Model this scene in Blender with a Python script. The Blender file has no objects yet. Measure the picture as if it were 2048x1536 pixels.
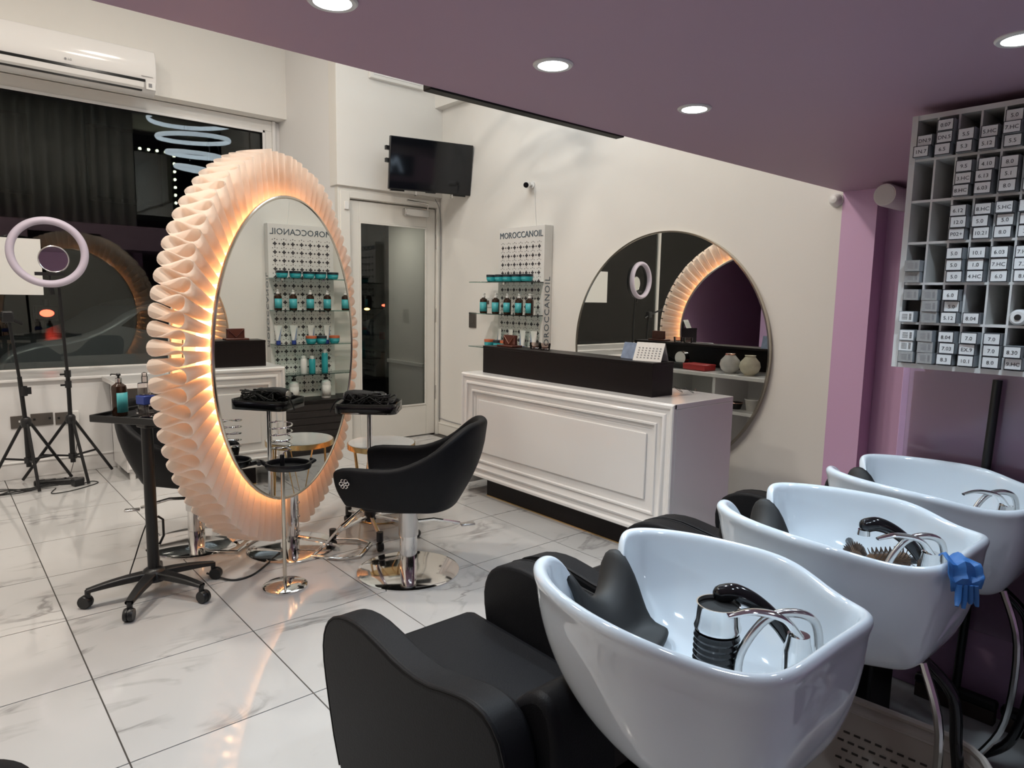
import bpy, bmesh, math, random
from mathutils import Vector, Matrix
random.seed(7)
S = bpy.context.scene
COL = S.collection
PI = math.pi
# ------------------------------------------------------------------ camera
F_PX, YAW, PITCH, ROLL, CAM_H = 1369.8, 0.711146, 0.125026, 0.017912, 1.4463
fw = Vector((math.sin(YAW)*math.cos(PITCH), math.cos(YAW)*math.cos(PITCH), -math.sin(PITCH)))
rt = Vector((math.cos(YAW), -math.sin(YAW), 0)); up = rt.cross(fw)
r2 = rt*math.cos(ROLL)+up*math.sin(ROLL); u2 = -rt*math.sin(ROLL)+up*math.cos(ROLL)
cd = bpy.data.cameras.new('camera'); cam = bpy.data.objects.new('camera', cd); COL.objects.link(cam)
cd.sensor_width = 36; cd.lens = F_PX*36/2048; cd.clip_start = 0.05
M = Matrix((r2, u2, -fw)).transposed().to_4x4(); M.translation = (0, 0, CAM_H)
cam.matrix_world = M; S.camera = cam
# ------------------------------------------------------------------ world, exposure
w = bpy.data.worlds.new('night'); S.world = w; w.use_nodes = True
w.node_tree.nodes['Background'].inputs[0].default_value = (.05, .06, .09, 1)
w.node_tree.nodes['Background'].inputs[1].default_value = .04
S.view_settings.view_transform = 'Standard'; S.view_settings.look = 'None'
S.view_settings.gamma = 1; S.view_settings.use_curve_mapping = False
S.view_settings.exposure = 0.0
P_HIGH, P_DOWN, P_LED = 40.5, 4.4, 14.5
C_HIGH, C_DOWN, C_LED = (1, .915, .81), (.72, .88, 1), (1, .54, .26)

# ------------------------------------------------------------------ helpers
class MB:
    def __init__(s): s.v = []; s.f = []; s.M = Matrix.Identity(4)
    def at(s, loc=(0, 0, 0), rz=0, rx=0, ry=0):
        s.M = Matrix.Translation(loc) @ Matrix.Rotation(rz, 4, 'Z') @ Matrix.Rotation(ry, 4, 'Y') @ Matrix.Rotation(rx, 4, 'X'); return s
    def add(s, vs, fs):
        b = len(s.v); s.v += [tuple(s.M @ Vector(p)) for p in vs]; s.f += [tuple(i+b for i in f) for f in fs]; return s
    def box(s, x0, x1, y0, y1, z0, z1):
        v = [(x, y, z) for z in (z0, z1) for y in (y0, y1) for x in (x0, x1)]
        return s.add(v, [(0, 2, 3, 1), (4, 5, 7, 6), (0, 1, 5, 4), (2, 6, 7, 3), (0, 4, 6, 2), (1, 3, 7, 5)])
    def lathe(s, prof, n=24, c=(0, 0, 0), axis='Z', cap=True):
        v = []; f = []
        for r, z in prof:
            for k in range(n):
                a = 2*PI*k/n; p = (r*math.cos(a), r*math.sin(a), z)
                if axis == 'X': p = (p[2], p[0], p[1])
                if axis == 'Y': p = (p[1], p[2], p[0])
                v.append((p[0]+c[0], p[1]+c[1], p[2]+c[2]))
        for i in range(len(prof)-1):
            for k in range(n):
                k2 = (k+1) % n; f.append((i*n+k, i*n+k2, (i+1)*n+k2, (i+1)*n+k))
        if cap:
            if prof[0][0] > 1e-5: f.append(tuple(range(n-1, -1, -1)))
            if prof[-1][0] > 1e-5: f.append(tuple(range((len(prof)-1)*n, len(prof)*n)))
        return s.add(v, f)
    def cyl(s, r, z0, z1, n=20, c=(0, 0, 0), axis='Z'): return s.lathe([(r, z0), (r, z1)], n, c, axis)
    def tube(s, pts, r, n=8, closed=False, sq=None, sm=0):
        P = [Vector(p) for p in pts]
        if sm:
            Q = []; RR = []; rl = list(r) if isinstance(r, (list, tuple)) else [r]*len(P)
            for i in range(len(P)-1):
                a = P[max(0, i-1)]; b = P[i]; c = P[i+1]; d = P[min(len(P)-1, i+2)]
                for k in range(sm):
                    q = k/sm; Q.append(.5*((2*b)+(c-a)*q+(2*a-5*b+4*c-d)*q*q+(3*b-a-3*c+d)*q**3)); RR.append(rl[i]*(1-q)+rl[i+1]*q)
            Q.append(P[-1]); RR.append(rl[-1]); P = Q; r = RR
        m = len(P); v = []; f = []; prev = None
        for i in range(m):
            a = P[(i-1) % m] if (closed or i > 0) else P[0]; b = P[(i+1) % m] if (closed or i < m-1) else P[-1]
            t = (b-a).normalized() if (b-a).length > 1e-9 else Vector((0, 0, 1))
            if prev is None:
                g = Vector((0, 0, 1)) if abs(t.z) < .9 else Vector((1, 0, 0)); nn = (g-t*g.dot(t)).normalized()
            else:
                nn = prev-t*prev.dot(t); nn = nn.normalized() if nn.length > 1e-6 else prev
            prev = nn; bb = t.cross(nn); rr = r[i] if isinstance(r, (list, tuple)) else r
            for k in range(n):
                an = 2*PI*(k+.5)/n; h = (sq or 1)
                v.append(P[i]+nn*(math.cos(an)*rr*h)+bb*(math.sin(an)*rr))
        for i in range(m if closed else m-1):
            for k in range(n):
                k2 = (k+1) % n; i2 = (i+1) % m; f.append((i*n+k, i*n+k2, i2*n+k2, i2*n+k))
        if not closed: f += [tuple(range(n-1, -1, -1)), tuple(range((m-1)*n, m*n))]
        return s.add([tuple(p) for p in v], f)
    def prism(s, poly, a0, a1, axis='X'):
        n = len(poly); v = []
        for a in (a0, a1):
            for p in poly:
                v.append({'X': (a, p[0], p[1]), 'Y': (p[0], a, p[1]), 'Z': (p[0], p[1], a)}[axis])
        f = [tuple(range(n-1, -1, -1)), tuple(range(n, 2*n))]+[(i, (i+1) % n, n+(i+1) % n, n+i) for i in range(n)]
        return s.add(v, f)
    def grid(s, nu, nv, fn, cu=False, cv=False):
        v = [fn(i, j) for i in range(nu) for j in range(nv)]; f = []
        for i in range(nu if cu else nu-1):
            for j in range(nv if cv else nv-1):
                i2 = (i+1) % nu; j2 = (j+1) % nv; f.append((i*nv+j, i2*nv+j, i2*nv+j2, i*nv+j2))
        return s.add(v, f)
    def sphere(s, c, r, n=16, sc=(1, 1, 1)):
        m = n//2; v = []
        pr = [(max(1e-4, math.sin(PI*i/m))*r, -math.cos(PI*i/m)*r) for i in range(m+1)]
        for q, z in pr:
            for k in range(n): v.append((c[0]+q*math.cos(2*PI*k/n)*sc[0], c[1]+q*math.sin(2*PI*k/n)*sc[1], c[2]+z*sc[2]))
        f = [(i*n+k, i*n+(k+1) % n, (i+1)*n+(k+1) % n, (i+1)*n+k) for i in range(m) for k in range(n)]
        return s.add(v, f)
    def mesh(s, name):
        me = bpy.data.meshes.new(name); me.from_pydata(s.v, [], s.f); me.update()
        b = bmesh.new(); b.from_mesh(me); bmesh.ops.recalc_face_normals(b, faces=b.faces); b.to_mesh(me); b.free(); return me
    def build(s, name, mat, parent=None, smooth=True, bev=0, sub=0, solid=0, loc=None, rz=None, seg=2):
        me = s.mesh(name); o = bpy.data.objects.new(name, me); COL.objects.link(o); me.materials.append(MT[mat] if isinstance(mat, str) else mat)
        if smooth:
            me.shade_smooth()
            me.set_sharp_from_angle(angle=math.radians(38))
        if solid:
            m = o.modifiers.new('s', 'SOLIDIFY'); m.thickness = solid; m.offset = 0
        if bev:
            m = o.modifiers.new('b', 'BEVEL'); m.width = bev; m.segments = seg; m.limit_method = 'ANGLE'; m.angle_limit = math.radians(40)
        if sub:
            for e in me.attributes:
                pass
            if 'sharp_edge' in me.attributes: me.attributes.remove(me.attributes['sharp_edge'])
            m = o.modifiers.new('u', 'SUBSURF'); m.levels = sub; m.render_levels = sub
        if parent: o.parent = parent
        if loc: o.location = loc
        if rz is not None: o.rotation_euler.z = rz
        return o
def tag(o, label, cat, group=None):
    o['label'] = label; o['category'] = cat
    if group: o['group'] = group
    return o
def thing(name, label, cat, loc=(0, 0, 0), rz=0, group=None):
    o = bpy.data.objects.new(name, None); COL.objects.link(o); o.location = loc; o.rotation_euler.z = rz; o.empty_display_size = .05
    return tag(o, label, cat, group)
def struct(o): o['kind'] = 'structure'; return o
def sroot(name):
    o = bpy.data.objects.new(name, None); COL.objects.link(o); o['kind'] = 'structure'; return o
def child(mesh, name, parent, loc=(0, 0, 0), rot=None):
    o = bpy.data.objects.new(name, mesh); COL.objects.link(o); o.parent = parent; o.location = loc
    if rot is not None: o.rotation_euler = rot
    return o
TXT = {}
def text_obj(s, size, mat, parent, M4, name='lettering', ext=0.0006, cx=True, shear=0, spacing=1.0):
    key = (s, size, mat, ext, cx, shear, spacing)
    if key not in TXT:
        c = bpy.data.curves.new('t', 'FONT'); c.body = s; c.size = size; c.extrude = ext; c.resolution_u = 2; c.space_character = spacing
        c.align_x = 'CENTER' if cx else 'LEFT'; c.align_y = 'CENTER'; c.shear = shear
        t = bpy.data.objects.new('t', c); COL.objects.link(t)
        me = bpy.data.meshes.new_from_object(t); bpy.data.objects.remove(t); bpy.data.curves.remove(c)
        me.name = 'lettering'; me.materials.clear(); me.materials.append(MT[mat]); TXT[key] = me
    o = bpy.data.objects.new(name, TXT[key]); COL.objects.link(o); o.parent = parent; o.matrix_local = M4; return o
def face_mat(loc, xa, ya):
    X = Vector(xa); Y = Vector(ya); Z = X.cross(Y); m = Matrix((X, Y, Z)).transposed().to_4x4(); m.translation = loc; return m
FACE_NX = ((0, -1, 0), (0, 0, 1)); FACE_NY = ((1, 0, 0), (0, 0, 1))

# ------------------------------------------------------------------ materials
MT = {}
def pm(name, col, rough=.5, metal=0, spec=.5, noise=0, nscale=8, emit=None, es=0, bump=0, bscale=40, trans=0, coat=0, alpha=None, sub=0):
    m = bpy.data.materials.new(name); m.use_nodes = True; nt = m.node_tree; b = nt.nodes['Principled BSDF']
    b.inputs['Base Color'].default_value = (*col, 1); b.inputs['Roughness'].default_value = rough; b.inputs['Metallic'].default_value = metal
    b.inputs['Specular IOR Level'].default_value = spec
    if coat: b.inputs['Coat Weight'].default_value = coat; b.inputs['Coat Roughness'].default_value = .05
    if trans: b.inputs['Transmission Weight'].default_value = trans
    if emit: b.inputs['Emission Color'].default_value = (*emit, 1); b.inputs['Emission Strength'].default_value = es
    if noise or bump:
        tc = nt.nodes.new('ShaderNodeTexCoord'); n = nt.nodes.new('ShaderNodeTexNoise'); n.inputs['Scale'].default_value = nscale; n.inputs['Detail'].default_value = 5
        nt.links.new(tc.outputs['Object'], n.inputs['Vector'])
    if noise:
        r = nt.nodes.new('ShaderNodeMix'); r.data_type = 'RGBA'
        r.inputs['A'].default_value = (*[c*(1-noise) for c in col], 1); r.inputs['B'].default_value = (*[min(1, c*(1+noise)) for c in col], 1)
        nt.links.new(n.outputs['Fac'], r.inputs['Factor']); nt.links.new(r.outputs['Result'], b.inputs['Base Color'])
    if bump:
        n2 = nt.nodes.new('ShaderNodeTexNoise'); n2.inputs['Scale'].default_value = bscale; n2.inputs['Detail'].default_value = 6
        nt.links.new(tc.outputs['Object'], n2.inputs['Vector'])
        bp = nt.nodes.new('ShaderNodeBump'); bp.inputs['Strength'].default_value = bump; bp.inputs['Distance'].default_value = .01
        nt.links.new(n2.outputs['Fac'], bp.inputs['Height']); nt.links.new(bp.outputs['Normal'], b.inputs['Normal'])
    MT[name] = m; return m
pm('wall', (.80, .775, .73), .55, noise=.025, nscale=3, bump=.04, bscale=60)
pm('wall_cool', (.78, .77, .76), .55, noise=.02, nscale=3)
pm('mauve', (.67, .425, .64), .5, noise=.03, nscale=2, bump=.03, bscale=50)
pm('ceil_mauve', (.455, .305, .395), .55, noise=.02, nscale=2)
pm('gloss_white', (.84, .825, .81), .12, noise=.01)
pm('paint_white', (.80, .78, .745), .35, noise=.02, nscale=6)
pm('door_white', (.78, .755, .70), .4, noise=.04, nscale=5)
pm('sill_white', (.80, .785, .77), .25, noise=.015)
pm('cab_white', (.70, .69, .67), .4, noise=.03, nscale=10)
pm('black_lam', (.012, .009, .009), .4, spec=.2, noise=.2, nscale=30)
pm('grout', (.075, .068, .062), .8, noise=.1, nscale=30)
pm('black_leather', (.009, .009, .0105), .5, spec=.14, noise=.15, nscale=20, bump=.12, bscale=260)
pm('black_plastic', (.012, .012, .013), .35, noise=.1, nscale=30)
pm('black_rubber', (.012, .012, .012), .6, noise=.15, nscale=30)
pm('black_gloss', (.008, .008, .009), .12)
pm('screen', (.004, .005, .007), .07)
pm('black_metal', (.015, .015, .016), .35, metal=.3)
pm('chrome', (.78, .77, .76), .07, metal=1)
pm('steel', (.62, .61, .60), .22, metal=1)
pm('gold', (.75, .52, .24), .22, metal=1)
pm('silver_rim', (.62, .58, .50), .2, metal=1)
pm('ceramic', (.75, .81, .86), .07, spec=.6, coat=.5)
pm('marble_top', (.82, .82, .80), .12, noise=.1, nscale=9)
pm('teal', (.03, .36, .40), .3, noise=.08)
pm('teal_label', (.07, .42, .46), .4)
pm('amber', (.035, .015, .008), .12)
pm('dark_lid', (.02, .03, .04), .3)
pm('orange_lid', (.55, .14, .06), .35)
pm('white_plastic', (.80, .79, .77), .3)
pm('grey_plate', (.16, .145, .13), .4, metal=.6)
pm('blue', (.03, .06, .30), .35)
pm('glove', (.035, .16, .45), .5, noise=.1, nscale=40)
pm('box_white', (.80, .80, .79), .5, noise=.02, nscale=60)
pm('box_grey', (.36, .355, .345), .45, noise=.2, nscale=160)
pm('box_side', (.33, .35, .37), .35, noise=.2, nscale=50)
pm('ink', (.03, .03, .035), .6)
pm('ink_soft', (.25, .25, .26), .6)
pm('sign_ink', (.09, .12, .15), .35)
pm('pattern_ink', (.05, .045, .05), .6)
pm('basket', (.55, .48, .42), .5, noise=.06)
pm('basket_dark', (.08, .065, .055), .7)
pm('curtain', (.42, .42, .39), .85, noise=.15, nscale=4)
pm('asphalt', (.03, .03, .032), .7, noise=.3, nscale=15)
pm('facade', (.06, .055, .05), .8, noise=.2, nscale=2)
pm('car_paint', (.25, .25, .26), .2)
pm('red_emit', (.4, .02, .01), .4, emit=(1, .06, .03), es=9)
pm('amber_emit', (.5, .3, .1), .4, emit=(1, .45, .12), es=9)
pm('ring_white', (.56, .50, .60), .45, emit=(.9, .85, 1), es=.0)
pm('bulb', (1, 1, 1), .4, emit=(.95, 1, .72), es=24)
pm('led_white', (1, 1, 1), .4, emit=(.93, .97, 1), es=22)
pm('led_warm', (1, .8, .6), .4, emit=C_LED, es=P_LED)
pm('panel_light', (1, 1, 1), .4, emit=C_HIGH, es=3)
pm('crystal', (.75, .82, .86), .15, spec=.8, noise=.25, nscale=60, emit=(.78, .90, 1), es=5.5)
pm('neon', (.8, .9, 1), .4, emit=(.62, .80, 1), es=3.2)
pm('red_tin', (.42, .03, .03), .35, noise=.1)
pm('vase_a', (.55, .53, .50), .4, noise=.18, nscale=25)
pm('vase_b', (.58, .53, .40), .4, noise=.2, nscale=30)
pm('copper', (.80, .45, .36), .2, metal=1)
pm('plaque', (.10, .03, .02), .3)
pm('paper', (.80, .79, .76), .6, noise=.02, nscale=12)
pm('photo_print', (.22, .28, .40), .5, noise=.5, nscale=30)
pm('brush_brown', (.16, .09, .05), .5, noise=.3, nscale=90)
pm('bristle', (.09, .06, .045), .6)
pm('lcd', (.1, .3, .5), .3, emit=(.25, .55, .95), es=1.2)
pm('green', (.02, .12, .04), .5)
pm('yellow_green', (.45, .6, .05), .4)
pm('slat', (.02, .014, .014), .5, noise=.2, nscale=20)
pm('clear', (.9, .93, .95), .03, trans=1.0)
def glass(name, tint=(.93, .96, .95), k=2.0, rough=.0):
    m = bpy.data.materials.new(name); m.use_nodes = True; nt = m.node_tree; nt.nodes.remove(nt.nodes['Principled BSDF'])
    t = nt.nodes.new('ShaderNodeBsdfTransparent'); t.inputs[0].default_value = (*tint, 1)
    g = nt.nodes.new('ShaderNodeBsdfGlossy'); g.inputs['Roughness'].default_value = rough
    f = nt.nodes.new('ShaderNodeFresnel'); f.inputs[0].default_value = 1.5
    mu = nt.nodes.new('ShaderNodeMath'); mu.operation = 'MULTIPLY'; mu.inputs[1].default_value = k; mu.use_clamp = True
    x = nt.nodes.new('ShaderNodeMixShader'); nt.links.new(f.outputs[0], mu.inputs[0]); nt.links.new(mu.outputs[0], x.inputs[0])
    nt.links.new(t.outputs[0], x.inputs[1]); nt.links.new(g.outputs[0], x.inputs[2]); nt.links.new(x.outputs[0], nt.nodes['Material Output'].inputs[0]); MT[name] = m
glass('pane', (.86, .9, .89), 1.08); glass('shelf_glass', (.62, .80, .76), 1.3); glass('acrylic', (.93, .93, .93), 1.2, .12); glass('tumbler', (.93, .88, .86), 1.6)
def mirror(name):
    m = bpy.data.materials.new(name); m.use_nodes = True; nt = m.node_tree; nt.nodes.remove(nt.nodes['Principled BSDF'])
    g = nt.nodes.new('ShaderNodeBsdfGlossy'); g.inputs['Roughness'].default_value = 0; g.inputs[0].default_value = (.84, .86, .84, 1)
    nt.links.new(g.outputs[0], nt.nodes['Material Output'].inputs[0]); MT[name] = m
mirror('mirror')
def fabric_glow():
    m = bpy.data.materials.new('pleat_fabric'); m.use_nodes = True; nt = m.node_tree; nt.nodes.remove(nt.nodes['Principled BSDF'])
    d = nt.nodes.new('ShaderNodeBsdfDiffuse'); d.inputs[0].default_value = (.86, .79, .74, 1)
    t = nt.nodes.new('ShaderNodeBsdfTranslucent'); t.inputs[0].default_value = (.95, .84, .74, 1)
    x = nt.nodes.new('ShaderNodeMixShader'); x.inputs[0].default_value = .6
    nt.links.new(d.outputs[0], x.inputs[1]); nt.links.new(t.outputs[0], x.inputs[2]); nt.links.new(x.outputs[0], nt.nodes['Material Output'].inputs[0]); MT['pleat_fabric'] = m
fabric_glow()
def marble_tile():
    m = pm('tile', (.72, .70, .68), .07, spec=.55); nt = m.node_tree; b = nt.nodes['Principled BSDF']
    tc = nt.nodes.new('ShaderNodeTexCoord'); oi = nt.nodes.new('ShaderNodeObjectInfo')
    mul = nt.nodes.new('ShaderNodeVectorMath'); mul.operation = 'SCALE'; mul.inputs[0].default_value = (37, 53, 11); nt.links.new(oi.outputs['Random'], mul.inputs['Scale'])
    ad = nt.nodes.new('ShaderNodeVectorMath'); nt.links.new(tc.outputs['Object'], ad.inputs[0]); nt.links.new(mul.outputs[0], ad.inputs[1])
    mp = nt.nodes.new('ShaderNodeMapping'); mp.inputs['Rotation'].default_value = (0, 0, .6); mp.inputs['Scale'].default_value = (1, 2.2, 1); nt.links.new(ad.outputs[0], mp.inputs[0])
    n1 = nt.nodes.new('ShaderNodeTexNoise'); n1.inputs['Scale'].default_value = 1.7; n1.inputs['Detail'].default_value = 9; n1.inputs['Distortion'].default_value = 1.2; nt.links.new(mp.outputs[0], n1.inputs[0])
    r1 = nt.nodes.new('ShaderNodeValToRGB'); e = r1.color_ramp.elements
    e[0].position = .462; e[0].color = (0, 0, 0, 1); e[1].position = .538; e[1].color = (0, 0, 0, 1); q = e.new(.50); q.color = (1, 1, 1, 1); nt.links.new(n1.outputs['Fac'], r1.inputs[0])
    n2 = nt.nodes.new('ShaderNodeTexNoise'); n2.inputs['Scale'].default_value = 2.5; n2.inputs['Detail'].default_value = 4; nt.links.new(ad.outputs[0], n2.inputs[0])
    r2_ = nt.nodes.new('ShaderNodeValToRGB'); r2_.color_ramp.elements[0].position = .48; r2_.color_ramp.elements[1].position = .68; nt.links.new(n2.outputs['Fac'], r2_.inputs[0])
    mm = nt.nodes.new('ShaderNodeMath'); mm.operation = 'MULTIPLY'; nt.links.new(r1.outputs[0], mm.inputs[0]); nt.links.new(r2_.outputs[0], mm.inputs[1])
    k = nt.nodes.new('ShaderNodeMath'); k.operation = 'MULTIPLY'; k.inputs[1].default_value = .85; nt.links.new(mm.outputs[0], k.inputs[0])
    base = nt.nodes.new('ShaderNodeMix'); base.data_type = 'RGBA'; base.inputs['A'].default_value = (.595, .587, .578, 1); base.inputs['B'].default_value = (.54, .532, .524, 1); nt.links.new(n2.outputs['Fac'], base.inputs['Factor'])
    mx = nt.nodes.new('ShaderNodeMix'); mx.data_type = 'RGBA'; mx.inputs['B'].default_value = (.24, .23, .225, 1)
    nt.links.new(base.outputs['Result'], mx.inputs['A']); nt.links.new(k.outputs[0], mx.inputs['Factor']); nt.links.new(mx.outputs['Result'], b.inputs['Base Color'])
marble_tile()

def area(name, loc, size, power, col, parent=None, target_dir=(0, 0, -1), shape='DISK'):
    l = bpy.data.lights.new(name, 'AREA'); l.shape = shape; l.size = size; l.energy = power; l.color = col
    o = bpy.data.objects.new(name, l); COL.objects.link(o); o.location = loc
    o.rotation_euler = Vector(target_dir).to_track_quat('-Z', 'Y').to_euler()
    if parent: o.parent = parent
    return o

# ------------------------------------------------------------------ room shell
XM, YD, YG, YW = 4.1, 5.93, 7.05, 6.35        # mirror wall, door wall, window glass, wall under window
XL, YB, ZC, ZH = -2.6, -2.2, 2.09, 4.3
fl = MB().box(XL, 4.3, YB, YW+.8, -.08, -.004).build('floor', 'grout', smooth=False); struct(fl)
tm = MB().box(-.2974, .2974, -.2974, .2974, -.012, 0); tme = tm.mesh('tile'); tme.materials.append(MT['tile'])
for ix in range(-5, 7):
    for iy in range(-9, 7):
        cx, cy = .3945+.6*ix+.3, 2.835+.6*iy+.3
        if XL+.2 < cx < 4.2 and YB+.2 < cy < 6.4: child(tme, 'tile', fl, (cx, cy, 0))
# window wall below and above the window
struct(MB().box(XL, 2.92, YW, YG+.05, 0, .745).build('wall_window_lower', 'wall_cool', smooth=False))
struct(MB().box(XL, 2.95, YW-.03, YG+.02, .745, .768).build('trim_1', 'sill_white', bev=.005))
bb = sroot('baseboard_window')
MB().box(XL, 2.9, YW-.016, YW, 0, .125).build('skirting_board', 'sill_white', bb, bev=.004)
MB().box(XL, 2.9, YW-.022, YW, .118, .135).build('skirting_bead', 'sill_white', bb, bev=.005)
struct(MB().box(XL, 2.93, 6.86, 7.3, 3.165, ZH).build('wall_window_upper', 'wall', smooth=False))
# splayed return wall and door wall
struct(MB().prism([(2.965, YD+.02), (2.885, 6.9), (2.87, 7.3), (3.06, 7.3), (3.06, YD+.02)], 0, ZH, 'Z').build('wall_return', 'wall_cool', smooth=False))
MBD = MB().box(2.962, 3.075, YD, YD+.12, 0, 2.44).box(3.075, 4.06, YD, YD+.12, 2.335, 2.44).box(4.06, XM+.1, YD, YD+.12, 0, 2.44)
struct(MBD.build('wall_door', 'door_white', smooth=False))
struct(MB().box(2.945, XM+.1, YD-.03, YD+.12, 2.44, ZH).build('wall_door_upper', 'wall', bev=.004))
struct(MB().box(XM, XM+.15, 1.85, YD+.1, 0, ZH).build('wall_mirror', 'wall', smooth=False))
struct(MB().box(XM, XM+.2, 1.655, 1.85, 0, ZC).build('wall_pillar', 'mauve', smooth=False))
struct(MB().box(XM+.15, XM+.25, YB, 1.655, 0, ZC).build('wall_wash_side', 'mauve', smooth=False))
struct(MB().box(2.79, 2.93, YB, .985, 0, ZC).build('wall_partition', 'mauve', bev=.003))
struct(MB().box(XL-.1, XL, YB, 7.3, 0, ZH).build('wall_left', 'wall', smooth=False))
struct(MB().box(XL, 4.3, YB-.1, YB, 0, ZH).build('wall_back', 'mauve', smooth=False))
struct(MB().box(XL, 4.35, YB, 1.855, ZC, 2.46).build('ceiling', 'ceil_mauve', smooth=False))
struct(MB().box(XL, 4.3, YB, 7.3, ZH, ZH+.1).build('ceiling_high', 'wall', smooth=False))
struct(MB().box(4.01, XM, 1.86, YD-.03, 3.30, ZH).build('trim_2', 'wall', smooth=False))
bm_ = sroot('baseboard_mirror')
MB().box(XM-.015, XM, 1.86, YD, 0, .12).build('skirting_board', 'door_white', bm_, bev=.004)
MB().box(XM-.02, XM, 1.86, YD, .11, .128).build('skirting_bead', 'door_white', bm_, bev=.005)
# high wall vent panel
vp = thing('wall_vent_panel', 'white flat vent panel high on wall above the television', 'vent', (3.56, YD-.03, 3.5))
MB().box(-.29, .29, -.05, 0, -.07, .25).build('panel_frame', 'paint_white', vp, bev=.004)
MB().box(-.26, .26, -.056, -.045, -.04, .22).build('vent_face', 'sill_white', vp, bev=.003)

# window_1
wn = sroot('window_1')
W0, W1, Z0, Z1 = XL, 2.80, .765, 3.16
fr = MB().box(W0, W1, YG-.03, YG+.03, Z1-.10, Z1).box(W1-.075, W1, YG-.03, YG+.03, Z0, Z1-.10).box(W0, W1, YG-.03, YG+.03, Z0-.02, Z0+.012)
fr.build('window_frame', 'paint_white', wn, bev=.004)
MB().box(W0, W1-.075, YG-.045, YG-.03, Z1-.125, Z1-.10).box(W1-.10, W1-.075, YG-.045, YG-.03, Z0, Z1-.1).build('glazing_bead', 'sill_white', wn, bev=.003)
MB().box(W1, W1+.03, YG-.05, YG+.02, Z0, Z1).box(W1+.04, 2.9, YG-.01, YG+.03, Z0, Z1).build('window_jamb', 'sill_white', wn, bev=.003)
MB().box(-1.0, W1-.07, YG-.004, YG+.004, Z0, Z1-.09).build('window_pane', 'pane', wn, smooth=False)
MB().box(W0, -1.05, YG-.004, YG+.004, Z0, Z1-.09).build('window_pane', 'pane', wn, smooth=False)
MB().box(-1.05, -1.0, YG-.03, YG+.03, Z0, Z1-.09).build('window_mullion', 'paint_white', wn, bev=.003)
po = MB().box(.20, .80, YG-.012, YG-.009, 1.40, 1.865).build('poster', 'paper', smooth=False)
tag(po, 'blank white poster sheet stuck on dark window behind the ring light', 'poster')

# door_1
d1 = sroot('door_1')
DX0, DX1, DY = 3.085, 4.05, YD+.02
lf = MB().box(DX0, DX0+.105, DY, DY+.05, .01, 2.325).box(DX1-.105, DX1, DY, DY+.05, .01, 2.325).box(DX0+.105, DX1-.105, DY, DY+.05, 2.135, 2.325).box(DX0+.105, DX1-.105, DY, DY+.05, .01, .325)
lf.build('door_leaf', 'door_white', d1, bev=.004)
MB().box(DX0+.1, DX1-.1, DY+.02, DY+.028, .32, 2.14).build('door_pane', 'pane', d1, smooth=False)
bd = MB()
for (a, b_, c, d) in ((DX0+.105, DX0+.12, .325, 2.135), (DX1-.12, DX1-.105, .325, 2.135)): bd.box(a, b_, DY-.006, DY+.01, c, d)
bd.box(DX0+.12, DX1-.12, DY-.006, DY+.01, .325, .34).box(DX0+.12, DX1-.12, DY-.006, DY+.01, 2.12, 2.135)
bd.build('glazing_bead', 'door_white', d1, bev=.002)
for z in (.45, 1.25, 2.0):
    MB().cyl(.012, z-.07, z+.07, 10, (DX1+.012, DY-.012, 0)).build('hinge', 'steel', d1)
MB().box(2.985, 3.08, YD-.012, YD, 0, 2.40).box(3.08, 4.055, YD-.012, YD, 2.34, 2.40).box(4.055, 4.085, YD-.012, YD, 0, 2.40).build('door_architrave', 'door_white', d1, bev=.003)
MB().box(3.02, 3.06, YD-.03, YD-.012, 2.23, 2.30).build('door_catch', 'white_plastic', d1, bev=.003)
dc = thing('door_closer', 'grey metal door closer with arm at top of white door', 'door closer', (3.80, YD-.01, 2.30))
MB().box(-.14, .14, -.035, .025, -.07, 0).build('closer_body', 'steel', dc, bev=.008)
MB().tube([(.11, -.045, .005), (.11, -.05, .06), (-.12, -.03, .075)], .01, 8).build('closer_arm', 'steel', dc)

# wash area ceiling downlights (on the mezzanine underside)
where = {(.734, 1.481): 'at the top edge of the photo above the air conditioner side', (1.373, 1.444): 'middle of the mauve ceiling nearest the television', (2.018, 1.429): 'right of middle on mauve ceiling over the desk end', (2.056, .529): 'cut by the right edge of the photo'}
dl_pts = [(x, y) for (x, y) in where]+[(.734, .53), (1.39, .53), (1.0, -1.3), (2.1, -1.3)]  # the last pair is unseen, added to brighten the back wall
for (x, y) in dl_pts:
    t = thing('downlight', 'round recessed white downlight, '+where[(x, y)] if (x, y) in where else 'round recessed downlight overhead, outside the photo, %s %s' % ('left' if x < 1.2 else 'right', 'one above the basins' if y > 0 else 'one added to brighten the back wall'), 'ceiling light', (x, y, ZC), 0, 'recessed downlights in the mauve ceiling')
    MB().lathe([(.040, -.001), (.042, -.006), (.052, -.007), (.056, -.003), (.056, .0)], 32, cap=False).build('trim_ring', 'white_plastic', t)
    MB().lathe([(.0001, -.002), (.041, -.002)], 32, cap=False).build('lens', 'led_white', t)
    l = bpy.data.lights.new('downlight_lamp', 'SPOT'); l.energy = P_DOWN*((6.0 if x > 2 and y < 1 and y > 0 else 8.0) if y > 1 or (x > 2 and y > 0) else (2.4 if y > 0 else 5.0)); l.color = C_DOWN; l.spot_size = math.radians(125); l.spot_blend = .8; l.shadow_soft_size = .04
    lo = bpy.data.objects.new('downlight_lamp', l); COL.objects.link(lo); lo.parent = t; lo.location = (0, 0, -.012)
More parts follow.
